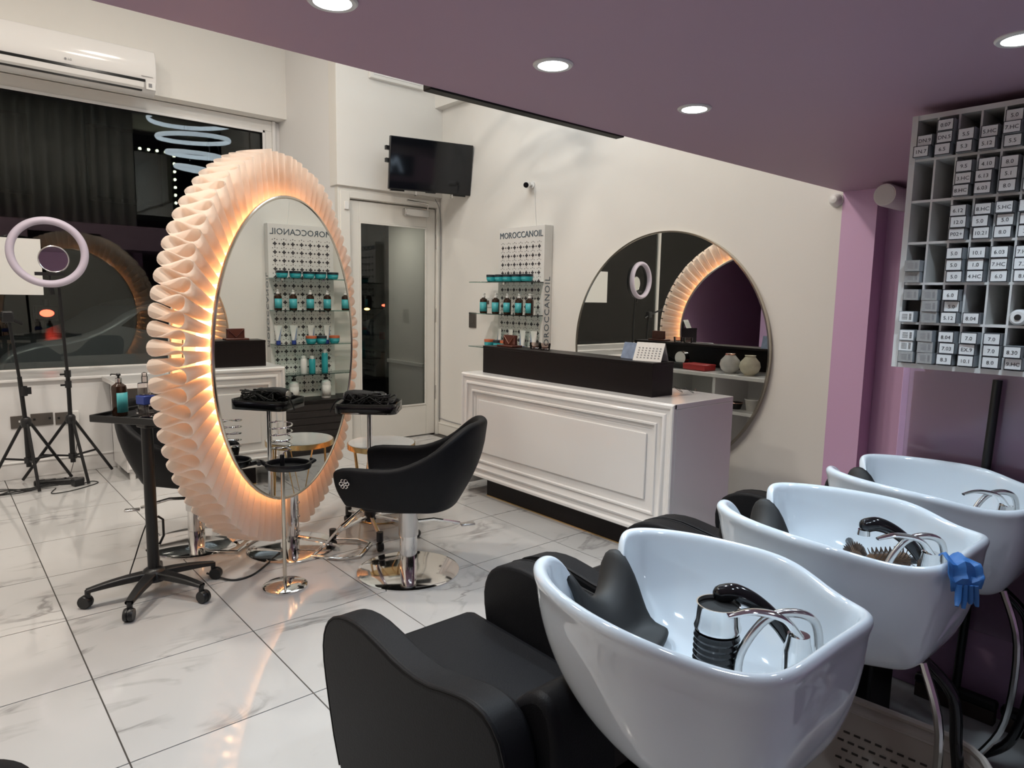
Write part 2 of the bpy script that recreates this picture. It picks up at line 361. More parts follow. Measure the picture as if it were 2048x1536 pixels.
# high ceiling panels (double-height part of the salon)
for i, (x, y, pw) in enumerate(((.3, 3.5, 1.1), (-1.3, 3.2, 1.0), (1.7, 3.4, .85), (.1, 4.7, .50), (1.6, 4.9, .36))):
    t = thing('ceiling_lamp', 'round warm ceiling lamp on the high ceiling above the salon floor', 'ceiling light', (x, y, ZH), 0, 'high ceiling lamps out of view')
    MB().lathe([(.16, 0), (.16, -.04), (.15, -.045)], 32, cap=False).build('housing', 'white_plastic', t)
    MB().lathe([(.0001, -.035), (.15, -.035)], 32, cap=False).build('diffuser', 'panel_light', t)
    area('ceiling_lamp_light', (0, 0, -.05), .3, P_HIGH*pw, C_HIGH, t)

# ------------------------------------------------------------------ mezzanine (seen in reflections)
cu = MB().grid(330, 2, lambda i, j: (XL+.05+i*.0160, 1.66+.035*math.sin(i*.62+.8*math.sin(i*.11)), 2.47+j*1.8)).build('mezzanine_curtain', 'curtain', solid=.004)
tag(cu, 'grey pleated curtain closing the upper floor, mirrored in the window', 'curtain')
fb_ = MB().box(1.245, 2.165, 1.856, 1.90, 2.085, 2.30).build('edge_beam', 'black_lam', bev=.004)
tag(fb_, 'dark board fixed along the edge of the mauve ceiling', 'board')
sg = thing('neon_sign', 'glowing script letter sign on the mezzanine edge, mirrored in television', 'sign', (3.50, 1.858, 2.30))
MB().box(-.30, .30, 0, .012, -.14, .15).build('sign_back', 'black_lam', sg, bev=.004)
text_obj('Ms', .30, 'neon', sg, face_mat((0, .02, .0), (-1, 0, 0), (0, 0, 1)), 'script_lettering', .004, shear=.45)
hm = thing('bulb_mirror', 'bulb framed vanity mirror on the upper floor, mirrored in window', 'mirror', (3.35, .2, 2.46))
MB().box(-.40, .40, -.03, 0, .25, 1.55).build('mirror_frame', 'black_gloss', hm, bev=.01)
MB().box(-.30, .30, 0, .006, .35, 1.45).build('mirror_glass', 'mirror', hm, smooth=False)
for z in range(9):
    for x in (-.35, .35): MB().sphere((x, .03, .33+.14*z), .027, 12).build('bulb', 'bulb', hm)
for x in (-.21, -.07, .07, .21): MB().sphere((x, .03, 1.5), .027, 12).build('bulb', 'bulb', hm)
ch = thing('ring_chandelier', 'crystal chandelier of stacked rings, mirrored in the dark window', 'chandelier', (2.95, 4.0, ZH))
for k, (r, z) in enumerate(((.54, -.56), (.45, -.80), (.34, -1.01), (.24, -1.20))):
    ring = MB().tube([(r*math.cos(a*PI/30), r*math.sin(a*PI/30), z+.03*math.cos(a*PI/30+k*.8)) for a in range(60)], .021, 8, True, 1.4).build('crystal_ring', 'crystal', ch)
    wr = MB()
    for a in (0, 2.1, 4.2): wr.tube([(r*math.cos(a), r*math.sin(a), z+.05), (.05*math.cos(a), .05*math.sin(a), -.02)], .0015, 4)
    wr.build('hanging_wire', 'steel', ring)
MB().lathe([(.12, 0), (.12, -.03), (.02, -.035)], 24).build('ceiling_rose', 'chrome', ch)

# ------------------------------------------------------------------ air conditioner
ac = thing('air_conditioner', 'white wall mounted air conditioner above the dark window', 'air conditioner', (1.10, 6.86, 3.11))
prof = [(0, .02), (-.10, 0), (-.17, .03), (-.215, .10), (-.225, .2), (-.215, .30), (-.19, .355), (-.12, .375), (0, .378)]
MB().prism(prof, -.62, .56, 'X').build('body', 'gloss_white', ac, bev=.008)
MB().box(-.60, .47, -.226, -.20, .093, .112).build('air_slot', 'black_gloss', ac, smooth=False)
MB().prism([(-.222, .09), (-.212, .05), (-.18, .028), (-.178, .034), (-.206, .055), (-.216, .092)], -.60, .46, 'X').build('louvre_flap', 'white_plastic', ac, bev=.002)
MB().box(-.60, .45, -.19, -.165, .024, .036).build('lower_slot', 'black_gloss', ac, smooth=False)
MB().box(.475, .55, -.219, -.2, .035, .10).build('control_panel', 'white_plastic', ac, bev=.004)
MB().lathe([(.0001, -.003), (.008, -.003), (.008, 0)], 16, (-.10, -.2255, .15), 'Y').build('logo_mark', 'ink_soft', ac)
text_obj('LG', .022, 'ink_soft', ac, face_mat((-.07, -.2275, .15), *FACE_NY), 'logo_letters')
MB().box(.44, .53, -.226, -.2245, .135, .139).build('printed_line', 'ink_soft', ac, smooth=False)
MB().box(.495, .52, -.2235, -.22, .055, .085).build('display', 'ink_soft', ac, smooth=False)

# ------------------------------------------------------------------ sockets
def plate(name, label, x, z, w, h, sw):
    t = thing(name, label, 'socket', (x, YW, z))
    MB().box(-w/2, w/2, -.009, 0, -h/2, h/2).build('face_plate', 'grey_plate', t, bev=.002)
    for q in sw: MB().box(q-.008, q+.008, -.012, -.008, -.004, .012).build('rocker', 'white_plastic' if len(sw) == 1 else 'black_plastic', t, bev=.001)
    return t
plate('wall_socket', 'single grey metal wall socket, leftmost of the three below window', .50, .44, .085, .095, (.015,))
plate('wall_socket', 'double grey metal wall socket between the two tripods', .656, .447, .145, .095, (-.05, .05))
plate('wall_socket', 'double grey metal wall socket with white plug behind ring light tripod', .815, .442, .145, .095, (-.05, .05))
pg = thing('plug_adapter', 'white plug adapter pushed into the right wall socket', 'plug', (.867, YW-.011, .455))
MB().box(-.03, .03, -.05, 0, -.055, .045).build('plug_body', 'white_plastic', pg, bev=.008)

# ------------------------------------------------------------------ tripods
def tripod(t, feet, hub_z, ctr, base_z=.02):
    c = Vector((ctr[0], ctr[1], 0))
    MB().cyl(.018, hub_z-.32, hub_z+.05, 12).build('lower_tube', 'black_metal', t)
    MB().lathe([(.03, hub_z-.02), (.034, hub_z), (.034, hub_z+.03), (.025, hub_z+.045)], 14).build('leg_collar', 'black_plastic', t)
    MB().cyl(.028, hub_z-.29, hub_z-.25, 12).build('brace_collar', 'black_plastic', t)
    for fx, fy in feet:
        d = Vector((fx, fy, 0))-c; e = d.normalized()
        MB().tube([e*.03+Vector((0, 0, hub_z)), d+Vector((0, 0, .012))], .011, 8).build('leg', 'black_metal', t)
        m = (e*.03+Vector((0, 0, hub_z)))*.42+(d+Vector((0, 0, .012)))*.58
        MB().tube([e*.02+Vector((0, 0, hub_z-.27)), m], .008, 8).build('brace', 'black_metal', t)
        MB().sphere(m, .010, 8).build('rivet', 'chrome', t)
t = thing('ring_light', 'lilac white ring light on black tripod in front of the window', 'ring light', (.80, 6.02, 0))
tripod(t, [(.865, 5.83), (1.09, 6.22), (.50, 6.24)], .47, (.80, 6.02))
MB().tube([(0, 0, .40), (0, 0, .80)], .015, 10).build('middle_tube', 'black_metal', t)
MB().tube([(0, 0, .78), (-.02, 0, 1.46)], .011, 10).build('upper_tube', 'black_metal', t)
for z in (.72, .80): MB().cyl(.022, z, z+.05, 10).box(-.05, -.01, -.008, .008, z+.015, z+.028).build('clamp', 'black_plastic', t)
rq = Matrix.Translation((-.075, -.02, 1.712)) @ Matrix.Rotation(math.radians(-8), 4, 'Z')
g = MB(); g.M = rq
g.tube([(.225*math.cos(a*PI/32), -.02, .225*math.sin(a*PI/32)) for a in range(64)], .036, 12, True, .75).build('ring_diffuser', 'ring_white', t)
g = MB(); g.M = rq
g.tube([(.225*math.cos(a*PI/32), .018, .225*math.sin(a*PI/32)) for a in range(64)], .038, 10, True, .6).build('ring_housing', 'black_plastic', t)
g = MB(); g.M = rq
g.tube([(0, .02, -.23), (.01, .03, -.30)], .016, 8).box(-.09, .09, .005, .03, -.165, -.14).tube([(0, .02, -.22), (0, .02, -.15)], .007, 8).build('ring_bracket', 'black_plastic', t)
g = MB(); g.M = rq @ Matrix.Translation((.03, .03, -.045))
g.lathe([(.0001, -.004), (.092, -.004), (.092, .004), (.0001, .004)], 36, axis='Y').build('vanity_mirror', 'mirror', t)
g = MB(); g.M = rq @ Matrix.Translation((.03, .03, -.045))
g.tube([(.093*math.cos(a*PI/20), 0, .093*math.sin(a*PI/20)) for a in range(40)], .006, 6, True).build('mirror_rim', 'steel', t)
t = thing('light_stand', 'black tripod stand with boom clamp at the left photo edge', 'tripod', (.525, 6.02, 0))
tripod(t, [(.556, 5.80), (.30, 6.23), (.80, 6.14)], .475, (.525, 6.02))
MB().tube([(0, 0, .42), (-.02, 0, .82)], .015, 10).build('middle_tube', 'black_metal', t)
MB().tube([(-.02, 0, .80), (-.06, 0, 1.26)], .011, 10).build('upper_tube', 'black_metal', t)
MB().cyl(.023, .68, .75, 10).box(.01, .045, -.008, .008, .69, .74).build('clamp', 'black_plastic', t)
MB().tube([(.02, 0, 1.20), (-.10, -.01, 1.26), (-.40, -.02, 1.34)], .012, 8).build('boom_arm', 'black_metal', t)
MB().box(-.10, -.03, -.03, .03, 1.21, 1.29).build('boom_clamp', 'black_plastic', t, bev=.01)
MB().lathe([(.03, -.62), (.05, -.56), (.05, -.42), (.02, -.36)], 16, (0, -.02, 1.35), 'X').build('lamp_head', 'black_plastic', t)
# floor power lead
t = thing('power_strip', 'black power strip lying on the floor under the tripods', 'power strip', (.70, 5.98, 0), -.35)
MB().box(-.16, .16, -.03, .03, 0, .045).build('strip_body', 'black_plastic', t, bev=.012)
for k in range(4): MB().lathe([(.018, .045), (.018, .048)], 12, (-.11+.07*k, 0, 0)).build('outlet', 'black_gloss', t)
t = thing('charger_brick', 'small black power adapter block on floor beside the power strip', 'adapter', (.80, 5.87, 0), .3)
MB().box(-.035, .035, -.03, .03, 0, .055).build('brick_body', 'black_plastic', t, bev=.006)
def cable(label, pts, r=.0035, cat='cable', mat='black_rubber', name='power_cable', grp='cables under the tripods'):
    P = [Vector(p) for p in pts]; out = []
    for i in range(len(P)-1):
        a = P[max(0, i-1)]; b = P[i]; c = P[i+1]; d = P[min(len(P)-1, i+2)]
        for k in range(8):
            s = k/8; out.append(.5*((2*b)+(c-a)*s+(2*a-5*b+4*c-d)*s*s+(3*b-a-3*c+d)*s**3))
    out.append(P[-1]); o = MB().tube(out, r, 6).build(name, mat); return tag(o, label, cat, grp)
for k in range(7):
    pts = [(.62+.01*k, 6.0-.02*k, .02)]+[(.62-(.09+.01*k)*q+random.uniform(-.02, .02), 5.95+.05*math.sin(q*1.3+k)+random.uniform(-.05, .05), .005+.004*(k % 3)) for q in range(1, 6)]
    cable('black power cable in the tangle on floor under the tripods', pts)
cable('thin black lead looping on the floor in front of the adapter', [(.83, 5.87, .01), (.90, 5.93, .004), (.93, 5.86, .004), (.84, 5.78, .004), (.72, 5.72, .004), (.62, 5.73, .004), (.66, 5.86, .004)], grp=None)
cable('thin lead hanging from the wall socket down to the floor', [(.862, YW-.015, .40), (.875, YW-.03, .25), (.84, YW-.06, .10), (.79, 6.15, .02), (.76, 6.03, .03)], .0025, grp=None)

# ------------------------------------------------------------------ white drawer unit
t = thing('drawer_unit', 'white drawer cabinet under the sill behind the black trolley tray', 'drawer unit', (1.12, 5.80, 0))
MB().box(0, .02, 0, .50, .06, .72).box(.63, .65, 0, .50, .06, .72).box(0, .65, .48, .50, .06, .72).box(.02, .63, 0, .48, .06, .08).box(.02, .63, .0, .48, .555, .57).build('carcass', 'gloss_white', t, bev=.002)
MB().box(-.05, .80, -.12, .52, .725, .762).build('top_board', 'gloss_white', t, bev=.003)
for z0, z1 in ((.085, .335), (.34, .55)):
    dr = MB().box(.005, .645, -.018, 0, z0, z1).build('drawer', 'gloss_white', t, bev=.003)
    MB().box(.25, .40, -.028, -.018, z1-.02, z1-.008).build('handle', 'steel', dr, bev=.002)
for x in (.04, .61):
    for y in (.03, .46): MB().cyl(.022, 0, .06, 10, (x, y, 0)).build('foot', 'white_plastic', t)

# ------------------------------------------------------------------ round pleated mirror lamp
PHI = math.radians(-46.82)
LN = Vector((math.cos(PHI), math.sin(PHI), 0)); LU = Vector((-math.sin(PHI), math.cos(PHI), 0)); LZ = Vector((0, 0, 1))
LC = Vector((1.570, 3.640, 1.145)); RU, RZ = .869, .806
lamp = thing('mirror_lamp', 'huge oval standing mirror ringed by glowing pleated ruffle on chrome pole', 'mirror', (LC.x, LC.y, 0))
base = Vector((LC.x, LC.y, 0))
def LP(a, ru, rz, n): return LC-base+LU*(ru*math.cos(a))+LZ*(rz*math.sin(a))+LN*n
TH = .20
def disc(n0, k=1.0):
    N = 96; m = MB(); m.add([LP(2*PI*i/N, RU*k, RZ*k, n0) for i in range(N)], [tuple(range(N))]); return m
MB_ = MB(); N = 96
for nm, n0, n1 in (('mirror_glass', 0, -.006), ('mirror_glass', -TH, -TH+.006)):
    m = MB(); m.add([LP(2*PI*i/N, RU, RZ, n) for n in (n0, n1) for i in range(N)], [tuple(range(N)), tuple(range(N, 2*N))]+[(i, (i+1) % N, N+(i+1) % N, N+i) for i in range(N)])
    gl = m.build(nm, 'mirror', lamp, smooth=False)
    MB().tube([LP(2*PI*i/N, RU+.004, RZ+.004, (n0+n1)/2) for i in range(N)], .009, 8, True).build('mirror_rim', 'silver_rim', gl)
m = MB(); m.add([LP(2*PI*i/N, RU-.085, RZ-.085, n) for n in (-.010, -TH+.010) for i in range(N)], [(i, (i+1) % N, N+(i+1) % N, N+i) for i in range(N)]+[tuple(range(N)), tuple(range(N, 2*N))])
m.build('lamp_drum', 'white_plastic', lamp)
MB().tube([LP(2*PI*i/N, RU-.055, RZ-.055, -TH/2) for i in range(N)], .012, 8, True).build('led_strip', 'led_warm', lamp)
NP, SEG, RAD = 86, 24, 9
OU, OZ = 1.055, 1.038
for p in range(NP):
    if abs(((p+.5)/NP-.75)) < 1.1/NP: continue                # the pole comes out here
    jit = random.uniform(-.12, .12); jr = random.uniform(-.008, .010); jn = random.uniform(-.008, .008)
    def fn(i, j, p=p, jit=jit, jr=jr, jn=jn):
        th = 2*PI*i/SEG; s = j/(RAD-1); e = math.sin(th/2)
        fold = (.20+.11*s)*math.sin(2*th)                     # loops swell into drops towards the outer edge
        a = 2*PI/NP*(p+i/SEG+fold+jit*e*s*.6)
        am = (.070+.012*s)*(-math.cos(th))
        bulge = .018*math.sin(s*PI)*abs(math.cos(th))
        ru = RU-.035+(OU-RU+.035+jr*e)*s; rz = RZ-.035+(OZ-RZ+.035+jr*e)*s
        return LP(a, ru, rz, -TH/2+am*(1+bulge)+jn*e*s)
    MB().grid(SEG+1, RAD, fn).build('pleat', 'pleat_fabric', lamp)
MB().cyl(.040, .01, .42, 24, (LN*-.06)[:]).build('pole', 'chrome', lamp)
MB().lathe([(.0001, .018), (.05, .018), (.235, .012), (.25, .006), (.25, 0), (.0001, 0)], 48, (LN*-.06)[:], cap=False).build('base_disc', 'chrome', lamp)
for z in (.10, .19, .27): MB().sphere((LN*-.018+LZ*z)[:], .008, 10).build('pole_bolt', 'steel', lamp)
for sgn in (1, -1):
    o = LN*(-TH/2+sgn*.22); e = LN*sgn
    rr = [o+LU*.14, o+LU*.15+e*.16+LZ*.0, o+LU*.10+e*.25, o-LU*.10+e*.25, o-LU*.15+e*.16, o-LU*.14]
    fr = MB().tube([q+LZ*.014 for q in rr], .013, 8, True, .5).build('footrest_frame', 'chrome', lamp)
    q0 = o+e*.05+LZ*.06; rr = [q0+LU*.10, q0+LU*.105+e*.13+LZ*.13, q0+LU*.02+e*.16+LZ*.17, q0-LU*.105+e*.10+LZ*.12, q0-LU*.10]
    MB().tube(rr, .015, 8, True, .5).build('footrest_plate', 'chrome', fr)
    MB().tube([LN*(-TH/2+sgn*.03)+LZ*.07, o+LZ*.05, o+e*.1+LZ*.02], .012, 8).build('footrest_arm', 'chrome', fr)

# ------------------------------------------------------------------ styling chairs
def styling_chair(label, loc, face, lever=1):
    t = thing('styling_chair', label, 'chair', loc, face, 'black styling chairs at the mirror lamp')
    NS, NT = 41, 9
    def path(s):                       # s -1..1 arm tip to arm tip round the back (front is +x)
        a = abs(s); sg = 1 if s > 0 else -1
        L = .44; Rr = .255; tot = L+Rr*PI/2
        d = (1-a)*tot
        if d < L: x, y = .29-d, Rr+.022*math.sin(d/L*PI)
        else:
            an = (d-L)/Rr; x, y = -.15-Rr*math.sin(an)*.72, Rr*math.cos(an)
        return x, y*sg
    def fn(i, j):
        s = -1+2*i/(NS-1); x, y = path(s); v = j/(NT-1); a = abs(s)
        top = .615+.215*(.5+.5*math.cos(PI*min(1, max(0, (a-.12)/.62))))
        if a > .9: top -= .02*((a-.9)/.1)**2
        bot = .385+.025*a**3
        k0 = .66+.26*a*a; k = k0+(1-k0)*math.sin(min(1, v*1.25)*PI/2)
        lean = -.055*v*(1-a)
        fx = (x+.02)*k-.02+lean
        if a > .88: fx += .015*v
        return (fx, y*(.74+.26*math.sin(min(1, v*1.2)*PI/2)), bot+(top-bot)*v)
    g = MB().grid(NS, NT, fn); sh = g.build('shell', 'black_leather', t, sub=0)
    m = sh.modifiers.new('s', 'SOLIDIFY'); m.thickness = .05; m.offset = 0
    m = sh.modifiers.new('b', 'BEVEL'); m.width = .02; m.segments = 3; m.limit_method = 'ANGLE'; m.angle_limit = math.radians(50)
    for e in sh.data.polygons: e.use_smooth = True
    if 'sharp_edge' in sh.data.attributes: sh.data.attributes.remove(sh.data.attributes['sharp_edge'])
    pts = [path(-1+2*i/40) for i in range(41)]
    MB().prism([(x*.86+.02, y*.86) for x, y in pts], .40, .50, 'Z').build('seat_cushion', 'black_leather', t, bev=.03, seg=3)
    MB().prism([(x*.68, y*.74) for x, y in pts], .372, .42, 'Z').build('seat_pan', 'black_leather', t, bev=.02)
    MB().cyl(.052, .20, .40, 28).build('pump_sleeve', 'steel', t)
    MB().cyl(.046, .012, .22, 28).build('pump_column', 'chrome', t)
    MB().lathe([(.0001, .022), (.06, .022), (.25, .014), (.268, .008), (.268, 0), (.0001, 0)], 56, cap=False).build('base_disc', 'chrome', t)
    lv = MB().tube([(-.04, -.02, .27), (-.12, -.06, .272), (-.20, -.10, .25), (-.25, -.125, .235)], .009, 8).build('pump_lever', 'chrome', t)
    MB().at((-.29, -.145, .225), math.radians(27)).box(-.04, .04, -.02, .02, -.006, .006).build('lever_pad', 'steel', lv, bev=.005)
    for sd in (1, -1):
        em = MB()
        for k in range(6):
            a = k*PI/3; em.tube([(.235+.016*math.cos(a)+.008*math.cos(a+q*PI/4), sd*.305, .545+.016*math.sin(a)+.008*math.sin(a+q*PI/4)) for q in range(8)], .0028, 5, True)
        em.tube([(.235+dx, sd*.305, .545+dz) for dx, dz in ((.006, .009), (-.003, .009), (-.006, .004), (.005, -.003), (.003, -.009), (-.006, -.009))], .0028, 5)
        em.build('emblem', 'chrome', t)
    return t
styling_chair('black bucket styling chair with silver emblem right of the glowing mirror', (1.87, 2.985, 0), math.atan2(.729, -.684))
styling_chair('black bucket styling chair half hidden behind the glowing mirror', (1.13, 4.10, 0), math.atan2(-.729, .684))

# ------------------------------------------------------------------ black tray trolley
t = thing('tray_trolley', 'black tray trolley on five castor star base left of mirror lamp', 'trolley', (.765, 3.50, 0))
MB().cyl(.026, .10, .83, 18).build('pole', 'black_metal', t)
MB().lathe([(.06, .075), (.06, .10), (.045, .125), (.03, .135)], 20).build('hub', 'black_plastic', t)
for k, a in enumerate((176, 236, 302, 2, 75)):
    a = math.radians(a); c, s_ = math.cos(a), math.sin(a)
    leg = MB(); leg.at((0, 0, 0), a)
    leg.grid(7, 4, lambda i, j: (.03+.25*i/6, (-1 if j in (0, 3) else 1)*(.028-.010*i/6), (.118-.028*(i/6)**2) if j in (2, 3) else (.085-.012*(i/6)**2)), cv=True)
    b_ = leg.build('star_leg', 'black_plastic', t, bev=.006)
    cs = MB().at((c*.275, s_*.275, 0), a+random.uniform(-.7, .7))
    cs.cyl(.012, .05, .085, 10).lathe([(.027, -.02), (.030, -.014), (.030, -.004), (.026, -.002), (.026, .002), (.030, .004), (.030, .014), (.027, .02)], 18, (.012, 0, .030), 'Y')
    cs.build('castor', 'black_plastic', b_)
ty = math.atan2(.61, .79)
tr = MB().at((.12, .20, .845), ty); L, W_ = .26, .185
tr.box(-L, L, -W_, W_, -.006, .004).build('tray', 'black_plastic', t, bev=.004)
e = MB().at((.12, .20, .845), ty)
e.box(-L, L, -W_-.004, -W_+.006, -.012, .022).box(-L, L, W_-.006, W_+.004, -.012, .022).box(-L-.004, -L+.006, -W_, W_, -.012, .022).box(L-.006, L+.004, -W_, W_, -.012, .022)
e.build('tray_rim', 'black_plastic', t, bev=.004)
MB().at((0, 0, 0), .3).box(-.03, .10, -.04, .04, .815, .84).build('tray_bracket', 'black_metal', t, bev=.006)
MB().tube([(.028, 0, .38), (.05, 0, .36), (.05, 0, .28), (.03, 0, .24)], .006, 6).build('side_hook', 'black_metal', t)
def pump_bottle(label, loc, h=.17, r=.032, body='amber', lab='teal_label', neck='steel', group=None, rz=0, head='black_plastic', name='pump_bottle', lw=.8):
    t = thing(name, label, 'bottle', loc, rz, group)
    MB().lathe([(r*.92, 0), (r, .006), (r, h*.68), (r*.92, h*.76), (r*.42, h*.83), (r*.38, h*.86)], 22).build('bottle_body', body, t)
    MB().lathe([(r*.44, h*.855), (r*.44, h*.95), (r*.36, h*.96)], 16).build('collar', neck, t)
    MB().cyl(r*.15, h*.95, h*1.03, 8).lathe([(r*.30, h*1.02), (r*.32, h*1.06), (r*.22, h*1.08)], 12).tube([(0, 0, h*1.05), (r*1.1, 0, h*1.05), (r*1.2, 0, h*1.02)], r*.10, 6).build('pump_head', head, t)
    lb = MB(); n = 14
    lb.grid(n, 2, lambda i, j: ((r+.0008)*math.cos(PI+lw*PI*(i/(n-1)-.5)), (r+.0008)*math.sin(PI+lw*PI*(i/(n-1)-.5)), h*.10+j*h*.5)).build('label_print', lab, t, solid=.0005)
    return t
TW = Matrix.Translation((.765, 3.50, 0)) @ Matrix.Translation((.12, .20, .845)) @ Matrix.Rotation(ty, 4, 'Z')
def ont(x, y, z=.0045): p = TW @ Vector((x, y, z)); return tuple(p)
pump_bottle('amber pump bottle with teal label standing on black tray trolley', ont(-.15, .115), .19, .034, rz=2.3)
q = thing('spray_bottle', 'clear spray bottle with blue collar on tray trolley beside pleats', 'bottle', ont(-.175, -.05), .4)
MB().box(-.026, .026, -.026, .026, 0, .07).build('bottle_body', 'tumbler', q, bev=.008)
MB().box(-.030, .030, -.030, .030, .068, .11).build('blue_band', 'blue', q, bev=.004)
MB().box(-.024, .024, -.024, .024, .11, .17).build('bottle_neck', 'tumbler', q, bev=.006)
MB().cyl(.014, .17, .20, 12).lathe([(.012, .20), (.012, .215), (.003, .22)], 12).build('spray_cap', 'tumbler', q)
for k, (x, y, a, lab) in enumerate(((-.16, -.125, .2, 'slim pink sectioning comb on the trolley tray in front of spray bottle'), (-.13, .03, -.2, 'dark tail comb lying on trolley tray beside amber bottle'), (-.03, .12, .7, 'grey metal clip lying at the back of the trolley tray'))):
    o = thing('hair_comb', lab, 'comb', ont(x, y), ty+a)
    MB().box(-.08, .02, -.006, .006, 0, .005).build('comb_handle', ('copper', 'black_plastic', 'steel')[k], o, bev=.002)
    cb = MB().box(.02, .09, .004, .012, 0, .005)
    for z in range(14): cb.box(.022+z*.005, .0245+z*.005, -.016, .005, .001, .004)
    cb.build('comb_teeth', ('copper', 'black_plastic', 'steel')[k], o, smooth=False)

# ------------------------------------------------------------------ dryer holder stand
t = thing('dryer_stand', 'slim chrome stand with black tool tray and wire dryer coil', 'stand', (1.285, 3.195, 0))
MB().lathe([(.0001, .020), (.012, .020), (.098, .014), (.108, .008), (.108, 0), (.0001, 0)], 44, cap=False).build('base_disc', 'chrome', t)
MB().cyl(.0095, .015, .60, 14).build('pole', 'silver_rim', t)
sh = MB()
pl = [(.10*math.cos(a)*(1.15 if math.cos(a) > 0 else .95), .085*math.sin(a)) for a in [k*PI/12 for k in range(24)]]
MB().at((.02, .0, 0), -.7).prism(pl, .600, .608, 'Z').build('tool_tray', 'black_plastic', t, bev=.002)
MB().at((.02, 0, 0), -.7).tube([(x, y, .618) for x, y in pl], .008, 6, True, 1.9).build('tray_rim', 'black_plastic', t)
MB().at((.02, 0, 0), -.7).tube([(-.09, .0, .612), (-.13, .03, .62), (-.145, .01, .63), (-.125, -.02, .625)], .012, 8).tube([(.10, .02, .615), (.125, .05, .63), (.10, .075, .63)], .009, 8).build('tool_hooks', 'black_plastic', t)
MB().cyl(.011, .60, .67, 12).build('coil_post', 'black_plastic', t)
co = [(0, 0, .66), (.012, 0, .685)]+[(.045*math.cos(a*PI/9)*(1+.0018*a), .045*math.sin(a*PI/9)*(1+.0018*a), .69+.0018*a) for a in range(0, 86)]
MB().tube(co, .0035, 6).build('dryer_coil', 'chrome', t)

# ------------------------------------------------------------------ hair dryer trolley
t = thing('dryer_trolley', 'chrome pole trolley with black tray of hair dryers right of mirror', 'trolley', (1.985, 3.60, 0))
MB().cyl(.0155, .12, .755, 16).build('pole', 'chrome', t)
MB().lathe([(.02, .085), (.036, .10), (.036, .15), (.02, .17)], 16).build('hub', 'black_plastic', t)
for a in (192, 252, 312, 10, 90):
    a = math.radians(a); d = Vector((math.cos(a), math.sin(a), 0))
    lg = MB().tube([Vector((0, 0, .125)), d*.27+LZ*.085], .013, 8).build('leg', 'chrome', t)
    MB().at(d*.28, a).cyl(.020, .055, .11, 12).lathe([(.022, -.018), (.026, -.01), (.026, .01), (.022, .018)], 16, (.008, 0, .026), 'Y').build('castor', 'black_plastic', lg)
ta = -YAW
def rr_poly(hx, hy, r, n=5):
    P = []
    for cx, cy, a0 in ((hx-r, hy-r, 0), (-hx+r, hy-r, 90), (-hx+r, -hy+r, 180), (hx-r, -hy+r, 270)):
        for k in range(n+1): a = math.radians(a0+90*k/n); P.append((cx+r*math.cos(a), cy+r*math.sin(a)))
    return P
rp = rr_poly(.175, .135, .045)
MB().at((0, 0, 0), ta).prism(rp, .775, .787, 'Z').build('tray', 'black_plastic', t, bev=.002)
MB().at((0, 0, 0), ta).grid(len(rp), 2, lambda i, j: (rp[i][0], rp[i][1], .765+.058*j), cu=True).build('tray_rim', 'black_gloss', t, solid=.008)
MB().at((0, 0, 0), ta).lathe([(.02, .745), (.05, .76), (.13, .776)], 20).build('tray_support', 'black_plastic', t)
def dryer(label, loc, rz, tilt=0):
    o = thing('hair_dryer', label, 'hair dryer', loc, rz, 'hair dryers on the trolley tray')
    MB().at((0, 0, .042), 0, 0, tilt).lathe([(.030, -.085), (.040, -.07), (.043, -.03), (.040, .02), (.032, .06), (.028, .085)], 20, axis='X').build('barrel', 'black_rubber', o)
    MB().at((0, 0, .042), 0, 0, tilt).lathe([(.028, .085), (.030, .10), (.024, .12)], 16, axis='X').box(.118, .145, -.034, .034, -.008, .008).build('nozzle', 'black_plastic', o, bev=.003)
    MB().at((0, 0, .042), 0, 0, tilt).lathe([(.0001, -.090), (.028, -.089), (.031, -.082)], 16, axis='X', cap=False).build('rear_grille', 'steel', o)
    MB().tube([(-.03, .03, .035), (-.025, .09, .025), (-.02, .13, .022)], [.02, .018, .016], 10).build('grip', 'black_rubber', o)
    return o
def onr(x, y, z): p = Matrix.Translation((1.985, 3.60, 0)) @ Matrix.Rotation(ta, 4, 'Z') @ Vector((x, y, z)); return tuple(p)
dryer('black hair dryer lying on top of cables in the trolley tray', onr(-.055, -.01, .808), ta+.05, -.05)
dryer('second black hair dryer at the back of the trolley tray', onr(.0, .055, .79), ta+PI+.25)
for k in range(14):
    cx, cy = random.uniform(-.09, .11), random.uniform(-.09, .03); pts = []
    for q in range(9):
        a = q*1.5+k; rad = random.uniform(.025, .06)
        pts.append(onr(max(-.155, min(.155, cx+rad*1.3*math.cos(a))), max(-.115, min(.115, cy+rad*math.sin(a))), .800+.012*random.randint(0, 6)))
    cable('black cable coiled among the hair dryers in the trolley tray', pts, .004, name='dryer_cable', grp='cables in the dryer trolley tray')
cable('pair of black cable ends hanging over left rim of the dryer tray', [onr(-.10, -.05, .83), onr(-.165, -.06, .845), onr(-.195, -.07, .81), onr(-.215, -.075, .765)], .004, name='dryer_cable', grp=None)

